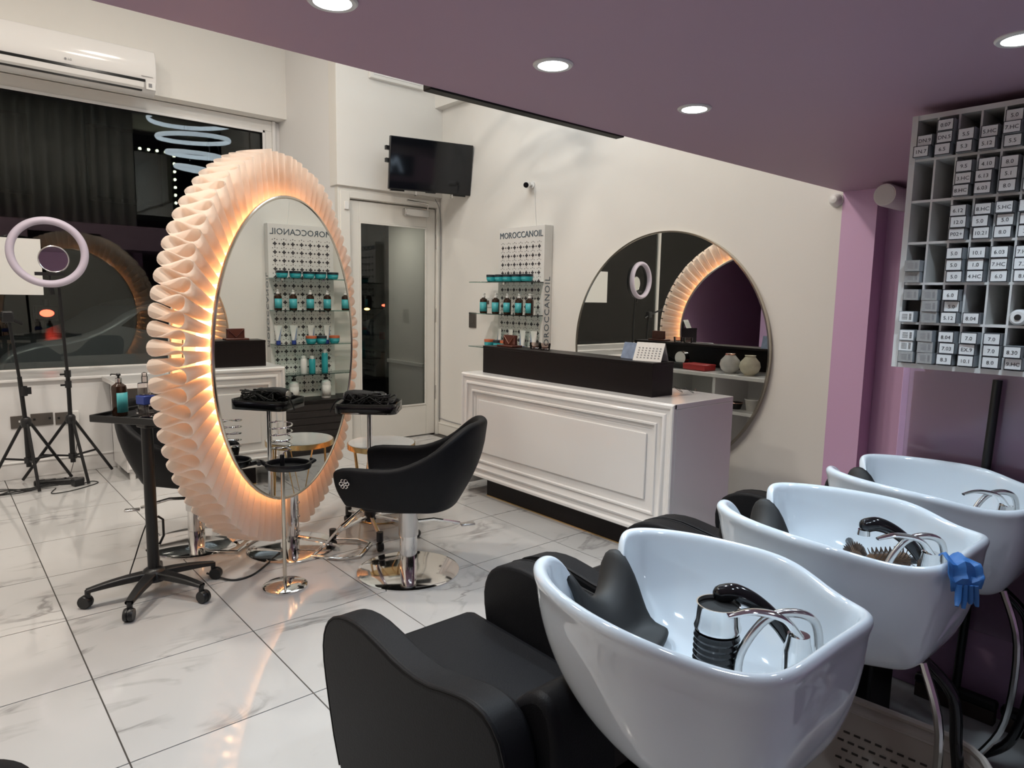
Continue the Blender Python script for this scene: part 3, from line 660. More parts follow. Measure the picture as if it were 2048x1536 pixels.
# ------------------------------------------------------------------ marble side table
t = thing('side_table', 'round marble side table with gold rim and hairpin wire legs', 'table', (2.22, 3.87, 0))
MB().lathe([(.0001, .50), (.212, .50), (.214, .495), (.0001, .495)], 48, cap=False).build('table_top', 'marble_top', t)
MB().lathe([(.2125, .497), (.218, .497), (.218, .465), (.2125, .465)], 48, cap=False).lathe([(.0001, .466), (.213, .466)], 40, cap=False).build('gold_rim', 'gold', t)
for k in range(4):
    a = k*PI/2+.4
    p0 = Vector((.18*math.cos(a-.5), .18*math.sin(a-.5), .466)); p2 = Vector((.18*math.cos(a+.5), .18*math.sin(a+.5), .466)); p1 = Vector((.17*math.cos(a), .17*math.sin(a), .006))
    MB().tube([p0, p1, p2], .0055, 6).build('leg', 'gold', t)
MB().tube([(.17*math.cos(a*PI/16), .17*math.sin(a*PI/16), .006) for a in range(32)], .005, 6, True).build('floor_ring', 'gold', t)

# ------------------------------------------------------------------ reception desk
DF, DB, DY0, DY1, DZ0, DZ1 = 3.0, 3.565, 2.155, 4.045, .15, .90
desk = thing('reception_desk', 'glossy white panelled reception desk on black plinth', 'reception desk', (DF, 3.1, 0))
def rel(m): m.M = Matrix.Translation((-DF, -3.1, 0)); return m
rel(MB()).box(DF+.015, DF+.05, DY0+.01, DY1-.01, DZ0, DZ1-.03).build('front_board', 'gloss_white', desk, smooth=False)
prof = [(0, 0), (0, .022), (.006, .028), (.020, .028), (.030, .016), (.052, .014), (.062, .026), (.070, .028), (.078, .020), (.100, .010), (.112, .010), (.116, .019), (.126, .019), (.130, .004), (.150, .004)]
def frame(m, x0, y0, y1, z0, z1, prof):
    v = []; n = len(prof)
    for (sy, sz) in ((0, 0), (1, 0), (1, 1), (0, 1)):
        for ins, h in prof: v.append((x0-h, (y1-ins if sy else y0+ins), (z1-ins if sz else z0+ins)))
    m.add(v, [(c*n+i, ((c+1) % 4)*n+i, ((c+1) % 4)*n+i+1, c*n+i+1) for c in range(4) for i in range(n-1)]); return m
frame(rel(MB()), DF+.016, DY0, DY1, DZ0, DZ1-.004, prof).build('front_moulding', 'gloss_white', desk)
rel(MB()).box(DF+.004, DF+.016, DY0+.185, DY1-.185, DZ0+.185, DZ1-.185).build('raised_panel', 'gloss_white', desk, bev=.005)
rel(MB()).box(DF, DB, DY0, DY1, DZ1-.03, DZ1).build('top_board', 'gloss_white', desk, bev=.004)
rel(MB()).box(DF+.02, DB, DY0, DY0+.025, .06, DZ1-.03).build('end_panel', 'gloss_white', desk, bev=.003)
rel(MB()).box(DF+.02, DB, DY1-.025, DY1, .06, DZ1-.03).build('end_panel', 'gloss_white', desk, bev=.003)
rel(MB()).box(DF+.05, DB-.03, DY0+.025, DY1-.025, .60, .625).build('inner_shelf', 'gloss_white', desk, bev=.002)
for y in (2.96, 3.5): rel(MB()).box(DF+.05, DB-.03, y-.012, y+.012, .15, DZ1-.03).build('divider', 'gloss_white', desk, smooth=False)
rel(MB()).box(DF+.05, DB-.03, DY0+.025, DY1-.025, .15, .17).build('bottom_board', 'gloss_white', desk, smooth=False)
rel(MB()).box(3.075, DB-.03, DY0+.06, 3.83, 0, .15).build('plinth', 'black_lam', desk, smooth=False)
rel(MB()).box(3.070, 3.075, DY0+.06, 3.83, 0, .008).build('plinth_edge', 'gold', desk, smooth=False)
ris = thing('counter_riser', 'matt black box riser on top of the white reception desk', 'counter', (3.11, 3.15, DZ1))
MB().box(0, .018, -.755, .79, 0, .178).box(.018, .19, -.755, -.737, 0, .178).box(.018, .19, .772, .79, 0, .178).build('riser_panel', 'black_lam', ris, smooth=False)
MB().box(-.002, .194, -.757, .792, .178, .196).build('riser_top', 'black_lam', ris, bev=.002)
RT = DZ1+.196
# things on the riser
t = thing('desk_calendar', 'white tent desk calendar with printed month grid on black riser', 'calendar', (3.22, 2.50, RT), .2)
MB().add([(-.05, -.09, 0), (-.05, .09, 0), (0, .09, .105), (0, -.09, .105), (.05, -.09, 0), (.05, .09, 0)], [(0, 1, 2, 3), (3, 2, 5, 4)]).build('calendar_card', 'paper', t, solid=.002, smooth=False)
gr = MB(); 
for r_ in range(5):
    for c_ in range(7):
        u, v = -.075+c_*.0225, .15+.13*r_; gr.add([(-.052+.05*a, b, .105*a+.0005) for a, b in ((v, u), (v, u+.010), (v+.06, u+.010), (v+.06, u))], [(0, 1, 2, 3)])
gr.build('printed_dates', 'ink_soft', t, smooth=False)
t = thing('photo_card', 'small folded photo card with blue picture behind the calendar', 'card', (3.25, 2.66, RT), -.1)
MB().add([(-.03, -.07, 0), (-.03, .07, 0), (0, .07, .095), (0, -.07, .095), (.03, -.07, 0), (.03, .07, 0)], [(0, 1, 2, 3), (3, 2, 5, 4)]).build('folded_card', 'photo_print', t, solid=.002, smooth=False)
for y, lab in ((3.52, 'short glass tumbler on riser nearest the rose gold plaque'), (3.42, 'short glass tumbler on riser, right one of the pair')):
    t = thing('glass_tumbler', lab, 'glass', (3.24, y, RT), 0, 'tumblers on the riser')
    MB().lathe([(.0001, 0), (.030, 0), (.036, .006), (.040, .045), (.037, .045), (.033, .010), (.0001, .008)], 24, cap=False).build('tumbler_body', 'tumbler', t)
    MB().lathe([(.0001, .010), (.031, .010), (.033, .018), (.0001, .018)], 20, cap=False).build('candle_wax', 'copper', t)
t = thing('logo_plaque', 'dark red plaque with rose gold letter M on black riser', 'plaque', (3.20, 3.75, RT))
MB().box(-.05, .05, -.085, .085, 0, .014).build('plaque_base', 'plaque', t, bev=.004)
MB().box(0, .02, -.065, .065, .014, .085).build('plaque_back', 'plaque', t, bev=.003)
MB().tube([(-.006, .06, .018), (-.006, .055, .078), (-.006, 0, .022), (-.006, -.055, .078), (-.006, -.06, .018)], .004, 6).build('letter_m', 'copper', t)
t = thing('spectacles', 'thin dark wire spectacles lying on the white desk top', 'glasses', (3.42, 2.40, DZ1), .5)
for s_ in (-1, 1):
    MB().tube([(.022*math.cos(a*PI/10), s_*.032+.026*math.sin(a*PI/10), .022+.016*math.sin(a*PI/10)) for a in range(20)], .0016, 5, True).build('lens_rim', 'black_metal', t)
    MB().tube([(.0, s_*.06, .03), (.09, s_*.062, .02), (.13, s_*.055, .004)], .0016, 5).build('temple', 'copper', t)
MB().tube([(0, -.008, .026), (.004, 0, .03), (0, .008, .026)], .0016, 5).build('bridge', 'black_metal', t)
# things behind the riser, seen in the wall mirror
def vase(label, loc, mat):
    t = thing('ceramic_vase', label, 'vase', loc)
    MB().lathe([(.0001, 0), (.035, 0), (.066, .03), (.078, .065), (.070, .10), (.045, .128), (.036, .14), (.040, .15), (.034, .15), (.030, .138), (.0001, .10)], 30, cap=False).build('vase_body', mat, t)
    MB().lathe([(.0365, .139), (.041, .150), (.035, .152)], 30, cap=False).build('vase_lip', 'copper' if mat == 'vase_a' else mat, t)
vase('grey white round vase with pink lip behind riser, mirrored on wall', (3.42, 2.90, DZ1), 'vase_a')
vase('cream painted round vase behind riser, mirrored on wall', (3.44, 2.72, DZ1), 'vase_b')
t = thing('red_tin', 'flat red tin box behind the riser, mirrored in the round mirror', 'box', (3.43, 3.17, DZ1), .1)
MB().box(-.07, .07, -.11, .11, 0, .045).build('tin_body', 'red_tin', t, bev=.008)
MB().box(-.072, .072, -.112, .112, .036, .05).build('tin_lid', 'red_tin', t, bev=.006)
t = thing('card_reader', 'small black card terminal with blue screen behind the riser', 'card reader', (3.42, 3.50, DZ1), PI)
MB().prism([(-.06, 0), (.06, 0), (.06, .06), (-.06, .11)], -.045, .045, 'Y').build('terminal_body', 'black_plastic', t, bev=.006)
MB().add([(-.05, -.03, .107), (-.05, .03, .107), (.0, .03, .0865), (0, -.03, .0865)], [(0, 1, 2, 3)]).build('terminal_screen', 'lcd', t, smooth=False)
t = thing('tape_dispenser', 'black dispenser with white roll behind riser beside red tin', 'dispenser', (3.43, 3.34, DZ1))
MB().box(-.05, .05, -.06, .06, 0, .05).build('dispenser_body', 'black_plastic', t, bev=.01)
MB().lathe([(.025, -.022), (.052, -.022), (.052, .022), (.025, .022)], 24, (0, 0, .085), 'X').build('paper_roll', 'paper', t)
MB().lathe([(.054, -.026), (.058, -.026), (.058, .026), (.054, .026)], 24, (0, 0, .085), 'X', cap=False).build('roll_shell', 'black_gloss', t)
for k, (y, lab) in enumerate(((2.84, 'shallow dark bowl on the shelf inside the desk'), (2.71, 'white tub on the shelf inside the desk near its end'))):
    t = thing('storage_bowl', lab, 'bowl', (3.40, y, .625))
    MB().lathe([(.0001, 0), (.035, 0), (.052, .05 if k == 0 else .09), (.048, .05 if k == 0 else .09), (.031, .008), (.0001, .008)], 24, cap=False).build('bowl_body', 'black_gloss' if k == 0 else 'vase_a', t)
    MB().lathe([(.0525, .046 if k == 0 else .084), (.055, .048 if k == 0 else .088), (.0525, .052 if k == 0 else .093)], 24, cap=False).build('bowl_rim', 'copper' if k == 0 else 'white_plastic', t)

# ------------------------------------------------------------------ product display
dp = thing('product_display', 'white tall product display panel with printed pattern and lettering', 'display stand', (4.0, 4.56, 0))
MB().box(0, .098, -.30, .30, .50, 2.06).build('display_panel', 'paint_white', dp, bev=.003)
bs = MB().box(-.22, .098, -.42, .42, 0, .48).build('base_cabinet', 'slat', dp, bev=.004)
for k in range(7): MB().box(-.228, -.219, -.42, .42, .03+k*.063, .03+k*.063+.055).build('slat', 'slat', bs, bev=.003)
MB().box(-.24, .098, -.44, .44, .48, .50).build('base_top', 'black_lam', dp, bev=.003)
text_obj('MOROCCANOIL', .076, 'sign_ink', dp, face_mat((-.002, 0, 1.99), *FACE_NX), 'sign_lettering', .002)
text_obj('MOROCCANOIL', .082, 'sign_ink', dp, face_mat((.049, -.3015, 1.30), (0, 0, 1), (-1, 0, 0)), 'side_lettering', .0008, spacing=1.12)
pt = MB(); 
def star(m, y, z, r):
    P = []
    for k in range(16):
        a = k*PI/8; rr = r*(1.0 if k % 4 == 0 else (.80 if k % 2 else .52)); P.append((-.001, y+rr*math.sin(a), z+rr*math.cos(a)))
    m.add(P, [tuple(range(16))])
zz = 1.885
while zz > .55:
    for c_ in range(7):
        y = -.24+.08*c_; star(pt, y, zz, .020)
        if c_ < 6: star(pt, y+.04, zz, .010)
        star(pt, y+.02, zz+.035, .005); star(pt, y-.02, zz+.035, .005); star(pt, y+.0, zz+.042, .006)
    zz -= .0735
pt.build('printed_pattern', 'pattern_ink', dp, smooth=False)
SH = (1.585, 1.305, 1.005, .735)
for z in SH:
    o = MB().box(-.20, -.001, -.305, .475, z-.008, z).build('glass_shelf', 'shelf_glass', dp, bev=.001)
    MB().box(-.03, -.001, -.2, -.18, z-.02, z-.008).box(-.03, -.001, .18, .2, z-.02, z-.008).build('shelf_bracket', 'chrome', o)
def jar(label, loc, lid='dark_lid', h=.052, r=.042, body='teal', group=None):
    t = thing('cosmetic_jar', label, 'jar', loc, 0, group)
    MB().lathe([(.0001, 0), (r*.7, 0), (r*.88, h*.12), (r, h*.55), (r*.98, h*.68)], 24, cap=False).build('jar_body', body, t)
    MB().lathe([(r*1.0, h*.66), (r*1.02, h*.70), (r*1.02, h*.97), (r*.98, h), (.0001, h)], 24, cap=False).build('jar_lid', lid, t)
    MB().grid(8, 2, lambda i, j: (-(r*.97+.0008)*math.cos((i-3.5)*.17), (r*.97+.0008)*math.sin((i-3.5)*.17), h*.3+j*h*.2)).build('jar_label', 'teal_label', t)
ordn = ('leftmost', 'second', 'middle', 'fourth', 'rightmost')
for k, y in enumerate((4.80, 4.684, 4.575, 4.455, 4.335)): jar('teal jar with dark lid on top glass shelf, %s of five' % ordn[k], (3.88, y, SH[0]), group='jars on the top glass shelf', r=.052, h=.062)
for k, y in enumerate((4.919, 4.745, 4.585, 4.43, 4.295)):
    pump_bottle('amber pump bottle with teal label on second glass shelf, %s of five' % ordn[k], (3.88, y, SH[1]), .165, .034, neck='white_plastic', head='white_plastic', group='amber bottles on the second shelf', rz=(.55, .45, .3, .25, -.1)[k])
for k, (y, lid) in enumerate(((4.80, 'orange_lid'), (4.675, 'dark_lid'), (4.58, 'orange_lid'))):
    jar('teal jar with %s lid on third glass shelf, %s of three' % (('orange', 'dark', 'orange')[k], ('left', 'middle', 'right')[k]), (3.86, y, SH[2]), lid, .07, .048, group='jars on the third glass shelf')
for k, y in enumerate((4.765, 4.615, 4.455, 4.315)):
    t = thing('product_tube', 'silver white tube with navy cap on third shelf, %s of four' % ('leftmost', 'second', 'third', 'rightmost')[k], 'tube', (3.95, y, SH[2]), .2*(k-1.5), 'tubes on the third glass shelf')
    MB().cyl(.020, 0, .028, 16).build('tube_cap', 'blue', t)
    MB().grid(12, 5, lambda i, j: ((.021*(1-j/4)+.001)*math.cos(i*PI/6), (.021+.014*j/4)*math.sin(i*PI/6), .028+.135*j/4), cu=True).build('tube_body', 'paper', t)
    MB().add([(-.023, -.004, .03), (-.024, .016, .03), (-.004, .030, .155)], [(0, 1, 2)]).build('tube_print', 'photo_print', t, smooth=False)
for k, (y, m_) in enumerate(((4.72, 'teal'), (4.60, 'teal'), (4.52, 'white_plastic'))):
    t = thing('shampoo_bottle', ('tall teal bottle', 'shorter teal bottle', 'slim white bottle')[k]+' on lowest glass shelf, mirrored in the lamp mirror', 'bottle', (3.90, y, SH[3]), 0, 'bottles on the lowest shelf')
    h = (.21, .15, .155)[k]
    MB().lathe([(.026, 0), (.029, .004), (.029, h*.8), (.022, h*.86)], 20).build('bottle_body', m_, t)
    MB().lathe([(.019, h*.86), (.019, h), (.016, h+.004)], 16).build('bottle_cap', 'white_plastic', t)
for k, y in enumerate((4.72, 4.42)):
    pump_bottle('large white pump bottle on display base, %s one' % ('left', 'right')[k], (3.88, y, .50), .20, .043, body='white_plastic', lab='paper', neck='black_plastic', group='white pump bottles on the base')
# switches, camera, television
for (nm, lab, y, z, h) in (('light_switch', 'grey metal light switch plate beside the product shelves', 5.36, 1.225, .15), ('light_switch', 'small white framed switch plate behind the leftmost amber bottle', 5.12, 1.40, .09)):
    t = thing(nm, lab, 'switch', (XM, y, z)); MB().box(-.012, 0, -.055, .055, -h/2, h/2).build('face_plate', 'grey_plate' if h > .1 else 'white_plastic', t, bev=.003)
    MB().box(-.016, -.011, -.02, .02, -h*.2, h*.2).build('rocker', 'grey_plate', t, bev=.002)
t = thing('security_camera', 'small white security camera with dark lens on the wall', 'camera', (XM, 4.53, 2.42))
MB().lathe([(.03, -.012), (.03, 0)], 16, axis='X').build('mount_plate', 'white_plastic', t)
MB().tube([(-.01, 0, 0), (-.05, .0, .0)], .009, 8).build('camera_arm', 'white_plastic', t)
MB().at((-.065, 0, -.005), math.radians(215), 0, .2).lathe([(.020, -.05), (.026, -.045), (.028, .03), (.026, .045)], 18, axis='X').build('camera_body', 'white_plastic', t)
MB().at((-.065, 0, -.005), math.radians(215), 0, .2).lathe([(.0001, .047), (.021, .047), (.026, .043)], 18, axis='X', cap=False).build('camera_lens', 'black_gloss', t)
cable('thin white camera cable running down the wall to display', [(4.095, 4.50, 2.40), (4.095, 4.49, 2.25), (4.095, 4.47, 2.07)], .003, mat='white_plastic', name='camera_cable', grp=None)
tv = thing('television', 'black flat television on bracket above the white glass door', 'television', (3.70, 5.50, 2.645))
TVM = Matrix.Rotation(math.radians(-14), 4, 'Z') @ Matrix.Rotation(math.radians(8), 4, 'X')
def tvb(): m = MB(); m.M = TVM; return m
tvb().box(-.405, .405, -.012, .028, -.232, .232).build('tv_case', 'black_plastic', tv, bev=.006)
tvb().box(-.397, .397, -.0145, -.011, -.220, .226).build('tv_screen', 'screen', tv, smooth=False)
tvb().box(-.25, .25, .028, .06, -.18, .1).build('tv_back', 'black_plastic', tv, bev=.01)
tvb().box(-.05, .05, -.016, .0, -.240, -.231).box(-.38, -.25, .0, .04, -.245, -.232).box(.22, .36, .0, .04, -.245, -.232).build('tv_stand_feet', 'black_plastic', tv, bev=.003)
br = MB()
for z in (.02, .13): br.box(-.42, -.16, .10, .13, z-.018, z+.018)
br.tube([(-.3, .115, .075), (-.25, .28, .075), (-.1, .40, .075)], .02, 8).build('wall_bracket', 'black_metal', tv)
for x in (-.14, .22): tvb().tube([(x, .0, -.232), (x, -.005, -.262), (x, .02, -.27)], .008, 6).build('hook', 'steel', tv)
cable('grey television lead clipped down the wall corner beside the door', [(4.0, YD-.05, 2.42), (4.085, YD-.03, 2.2), (4.085, YD-.02, 1.2), (4.085, YD-.02, .25), (4.09, YD-.06, .17), (4.09, 5.4, .16)], .004, mat='ink_soft', name='television_cable', grp=None)

# ------------------------------------------------------------------ round wall mirror
t = thing('wall_mirror', 'large round wall mirror in thin metal frame behind the desk', 'mirror', (XM, 3.075, 1.087))
MB().lathe([(.0001, -.030), (.843, -.030), (.843, -.024), (.0001, -.024)], 120, axis='X', cap=False).build('mirror_glass', 'mirror', t, smooth=False)
MB().lathe([(.842, -.022), (.842, -.036), (.853, -.036), (.853, 0), (.80, 0)], 120, axis='X', cap=False).build('mirror_frame', 'silver_rim', t)
t = thing('wall_sensor', 'small white dome sensor at top of wall by mauve pillar', 'sensor', (XM, 1.885, 2.045)); MB().lathe([(.0001, -.05), (.02, -.045), (.035, -.025), (.038, 0)], 20, axis='X', cap=False).build('sensor_dome', 'white_plastic', t)
MB().lathe([(.041, -.006), (.041, 0)], 20, axis='X').build('sensor_base', 'white_plastic', t)
t = thing('wall_spotlight', 'short white cylinder spotlight fixed to mauve wall under the ceiling', 'wall lamp', (4.25, 1.545, 2.022))
MB().lathe([(.056, 0), (.060, -.02), (.060, -.33), (.056, -.345), (.0001, -.345)], 36, axis='X').build('lamp_body', 'white_plastic', t)
MB().lathe([(.0001, -.347), (.050, -.347), (.052, -.344)], 36, axis='X', cap=False).build('lamp_face', 'paper', t)

# ------------------------------------------------------------------ colour cabinet with boxes
CX, CBK = 2.52, 2.788
YE = [.9125-.0605*k for k in range(9)]; ZE = [2.045, 1.918, 1.785, 1.650, 1.517, 1.386, 1.252]
cab = thing('colour_cabinet', 'white pigeonhole cabinet of hair colour boxes on mauve wall', 'cabinet', (CX, YE[0], 0))
def cr(): m = MB(); m.M = Matrix.Translation((-CX, -YE[0], 0)); return m
cr().box(CX, CBK, YE[0]-.002, YE[0]+.016, ZE[-1]-.016, ZE[0]+.016).build('side_panel', 'cab_white', cab, smooth=False)
cr().box(CX, CBK, YE[8]-.016, YE[8]+.002, ZE[-1]-.016, ZE[0]+.016).build('side_panel', 'cab_white', cab, smooth=False)
cr().box(CX+.002, CBK, YE[8], YE[0], ZE[0], ZE[0]+.016).build('top_panel', 'cab_white', cab, smooth=False)
cr().box(CX+.002, CBK, YE[8], YE[0], ZE[-1]-.016, ZE[-1]).build('bottom_panel', 'cab_white', cab, smooth=False)
cr().box(CBK-.008, CBK, YE[8], YE[0], ZE[-1], ZE[0]).build('back_panel', 'cab_white', cab, smooth=False)
for z in ZE[1:-1]: cr().box(CX+.003, CBK-.008, YE[8], YE[0], z-.004, z+.004).build('shelf', 'cab_white', cab, smooth=False)
for y in YE[1:-1]: cr().box(CX+.004, CBK-.008, y-.003, y+.003, ZE[-1], ZE[0]).build('upright', 'cab_white', cab, smooth=False)
cells = {(0, 0): '1N.7|DN.9', (0, 1): '6.5|DN.5|0.07', (0, 2): '5.3|5.5', (0, 3): '5.12|5.HC', (0, 4): '5.5|7.HC|5.0', (0, 5): '6.5|7.5',
 (1, 2): '8.HC|3.HC|9.5', (1, 3): '6.03|6.13|4.10', (1, 4): '8.0|5.1|8.0', (1, 5): '5.0|8.1|8.0',
 (2, 2): 'P02+|12.0|6.12', (2, 3): '10.21|5.0|8.HC', (2, 4): '8.0|5.0|5.HC', (2, 5): '3.0|4.0|5.0',
 (3, 0): '#|#', (3, 2): '5.0|5.0|5.0', (3, 3): '4.HC|1.0|10.1', (3, 4): '6.0|7.HC|6.03', (3, 5): '8.0|7.3|7.HC',
 (4, 0): '~|=|#', (4, 1): '#|#|#', (4, 2): '5.12|5.0|6.0', (4, 3): '8.04',
 (5, 0): '#|~|~', (5, 1): '#|#|#', (5, 2): '8.3|7.03|8.04', (5, 3): '10.1|EX.9|7.0', (5, 4): '8.0|7.0|7.0', (5, 5): '9.HC|8.30'}
rown = ('top', 'second', 'third', 'fourth', 'fifth', 'bottom'); coln = ('first', 'second', 'third', 'fourth', 'fifth', 'sixth')
bw, bh, bd_ = .0455, .0355, .165
bb_ = MB().box(0, bd_, -bw/2, bw/2, 0, bh); me_b = bb_.mesh('box_body'); me_b.materials.append(MT['box_side'])
ed = MB(); 
for a in ((-bw/2, -bw/2+.0022, 0, bh), (bw/2-.0022, bw/2, 0, bh), (-bw/2, bw/2, 0, .0022), (-bw/2, bw/2, bh-.0022, bh)): ed.box(-.0008, 0, *a)
me_e = ed.mesh('printed_border'); me_e.materials.append(MT['ink'])
mf = MB().box(-.0006, 0, -bw/2+.002, bw/2-.002, .002, bh-.002).mesh('end_label'); mf.materials.append(MT['box_white'])
mg = MB().box(-.0006, 0, -bw/2+.0005, bw/2-.0005, .0005, bh-.0005).mesh('end_label'); mg.materials.append(MT['box_grey'])
bc = MB()
for k in range(7): bc.box(-.0012, -.0005, -.016+.0, -.009, .008+k*.003, .0095+k*.003)
for k in range(5): bc.box(-.0012, -.0005, -.004, .013, .009+k*.004, .0102+k*.004)
me_bar = bc.mesh('printed_bars'); me_bar.materials.append(MT['ink_soft'])
me_bar2 = me_bar.copy(); me_bar2.materials.clear(); me_bar2.materials.append(MT['ink'])
for (r, c), tx in cells.items():
    y0 = (YE[c]+YE[c+1])/2; z0 = ZE[r+1]+.0042; names = tx.split('|')
    for k, n in enumerate(names):
        if n == '=': continue
        pos = {1: 'single box', 2: ('lower', 'upper')[min(k, 1)]+' box', 3: ('bottom', 'middle', 'top')[k]+' box'}[len(names)]
        kind = {'#': 'grey barcode end', '~': 'white box with small print'}.get(n, 'marked '+n)
        if n == '#' and names[:1] == ['~']: pos = 'top box'
        lab = 'hair colour box, %s, %s of its stack, %s row, %s column' % (kind, pos.replace(' box', ''), rown[r], coln[c])
        if len(names) == 1: lab = 'hair colour box, %s, alone in %s row, %s column' % (kind, rown[r], coln[c])
        t = thing('hair_colour_box', lab, 'box', (CX-.022+random.uniform(-.010, .008), y0+random.uniform(-.003, .003), z0+k*(bh+.0007)), random.uniform(-.03, .03), 'hair colour boxes in the cabinet')
        if names[1:2] == ['='] and k == 2: t.location.z = z0+k*(bh+.0007)
        child(me_b, 'box_body', t)
        if n == '#': child(mg, 'end_label', t); child(me_bar, 'printed_bars', t)
        elif n == '~': child(mf, 'end_label', t); child(me_bar2, 'printed_bars', t)
        else:
            child(mf, 'end_label', t); child(me_e, 'printed_border', t)
            text_obj(n, .0165, 'ink', t, face_mat((-.0012, 0, bh*.46), *FACE_NX), 'printed_number', .0002)
# the upper grey box of the fifth row rests on a spacer box set back in the cell
t = thing('hair_colour_box', 'dark box set back between two boxes, fifth row, first column', 'box', (CX+.03, (YE[0]+YE[1])/2, ZE[5]+.0042+bh+.0007), 0, 'hair colour boxes in the cabinet')
o = child(me_b, 'box_body', t); mdk = MB().box(-.0006, 0, -bw/2, bw/2, 0, bh).mesh('end_label'); mdk.materials.append(MT['black_lam']); child(mdk, 'end_label', t)
t = thing('spray_can', 'white aerosol can lying in cabinet, its dark nozzle facing out', 'can', (CX-.02, (YE[5]+YE[6])/2, ZE[5]+.029))
MB().lathe([(.018, 0), (.024, .01), (.024, .18)], 20, axis='X').build('can_body', 'white_plastic', t)
MB().lathe([(.0001, -.004), (.008, -.004), (.010, .002)], 14, axis='X', cap=False).build('nozzle', 'black_plastic', t)
sp = MB().box(2.772, 2.776, -.6, .955, .30, 1.22).build('splash_panel', 'acrylic', smooth=False); tag(sp, 'clear acrylic splash sheet fixed to mauve wall behind basins', 'panel')
for k, (x0, y0, x1, y1, h, lab) in enumerate(((2.742, .70, 2.745, .672, 1.20, 'black broom handle leaning on mauve wall under the cabinet'), (2.742, .43, 2.745, .40, 1.17, 'second black broom handle leaning on wall, out at right edge'))):
    t = thing('broom', lab, 'broom', (x0, y0, 0), 0, 'brooms behind the basins')
    MB().tube([(0, 0, .06), (x1-x0, y1-y0, h)], .0145, 10).build('handle', 'black_plastic', t)
    MB().box(-.02, .02, -.13, .13, .05, .085).build('head', 'black_plastic', t, bev=.01)
    MB().box(-.018, .018, -.125, .125, 0, .052).build('bristles', 'bristle', t)

# ------------------------------------------------------------------ wash units: lounge + ceramic basin
half = [(0, .975, .745), (.045, .979, .765), (.075, .990, .815), (.096, 1.006, .872), (.118, 1.020, .898), (.150, 1.017, .902), (.185, .994, .902), (.225, .935, .902), (.252, .865, .902), (.268, .785, .902), (.274, .715, .902), (.266, .655, .898), (.242, .598, .888), (.220, .552, .881), (.203, .512, .880), (.180, .474, .884), (.140, .455, .889), (.07, .452, .893), (0, .452, .895)]
rim = half+[(-x, y, z) for x, y, z in half[-2:0:-1]]
NR = len(rim); CY = .70
def ring(scale, dz=0): return [(x*scale, CY+(y-CY)*scale, z+dz) for x, y, z in rim]
def basin_mesh():
    loops = []
    bot = [(x*.60, .535+(y-.452)/.57*.24, .60) for x, y, z in rim]
    loops.append([(x*.25, .655+(y-.655)*.25, .598) for x, y, z in bot])
    loops.append([(x*.85, .655+(y-.655)*.85, .598) for x, y, z in bot])
    for t_ in (0, .12, .3, .5, .7, .85, .95):
        a, b = math.sin(t_*PI/2), 1-math.cos(t_*PI/2)
        loops.append([(bx+(x-bx)*a, by+(y-by)*a, bz+(z-.012-bz)*b) for (bx, by, bz), (x, y, z) in zip(bot, ring(1.0))])
    loops.append(ring(1.022, -.016)); loops.append(ring(1.018, -.004)); loops.append(ring(.985, .004)); loops.append(ring(.945, 0)); loops.append(ring(.925, -.012))
    ib = [(x*.45, .645+(y-.70)*.40, .675) for x, y, z in rim]; ri = ring(.925, -.012)
    for t_ in (.9, .75, .55, .35, .15, 0):
        a, b = math.sin(t_*PI/2), 1-math.cos(t_*PI/2)
        loops.append([(bx+(x-bx)*a, by+(y-by)*a, bz+(max(z, bz+.03)-bz)*b) for (bx, by, bz), (x, y, z) in zip(ib, ri)])
    loops.append([(x*.1, .645+(y-.70)*.08, .668) for x, y, z in rim])
    m = MB(); m.grid(len(loops), NR, lambda i, j: (loops[i][j][0], loops[i][j][1]-.74, loops[i][j][2]), cv=True)
    L_ = len(loops)
    m.f.append(tuple(range(NR))); m.f.append(tuple(range((L_-1)*NR, L_*NR)))
    return m
arm = [(1.53, .10), (1.60, .22), (1.65, .38), (1.672, .48), (1.66, .545), (1.625, .590), (1.56, .620), (1.47, .632), (1.38, .622), (1.28, .608), (1.18, .610), (1.08, .638), (1.01, .652), (.95, .645), (.905, .60), (.885, .50), (.885, .10)]
def fillet(poly, it=2):
    for _ in range(it):
        q = []
        for i in range(len(poly)):
            a, b = poly[i], poly[(i+1) % len(poly)]
            q += [(a[0]*.75+b[0]*.25, a[1]*.75+b[1]*.25), (a[0]*.25+b[0]*.75, a[1]*.25+b[1]*.75)]
        poly = q
    return poly
ARM = fillet([(y-.74, z) for y, z in arm], 1)
nearw = ('nearest', 'middle', 'far')
ext = ('in the foreground', 'between the other two', 'by the mauve wall')
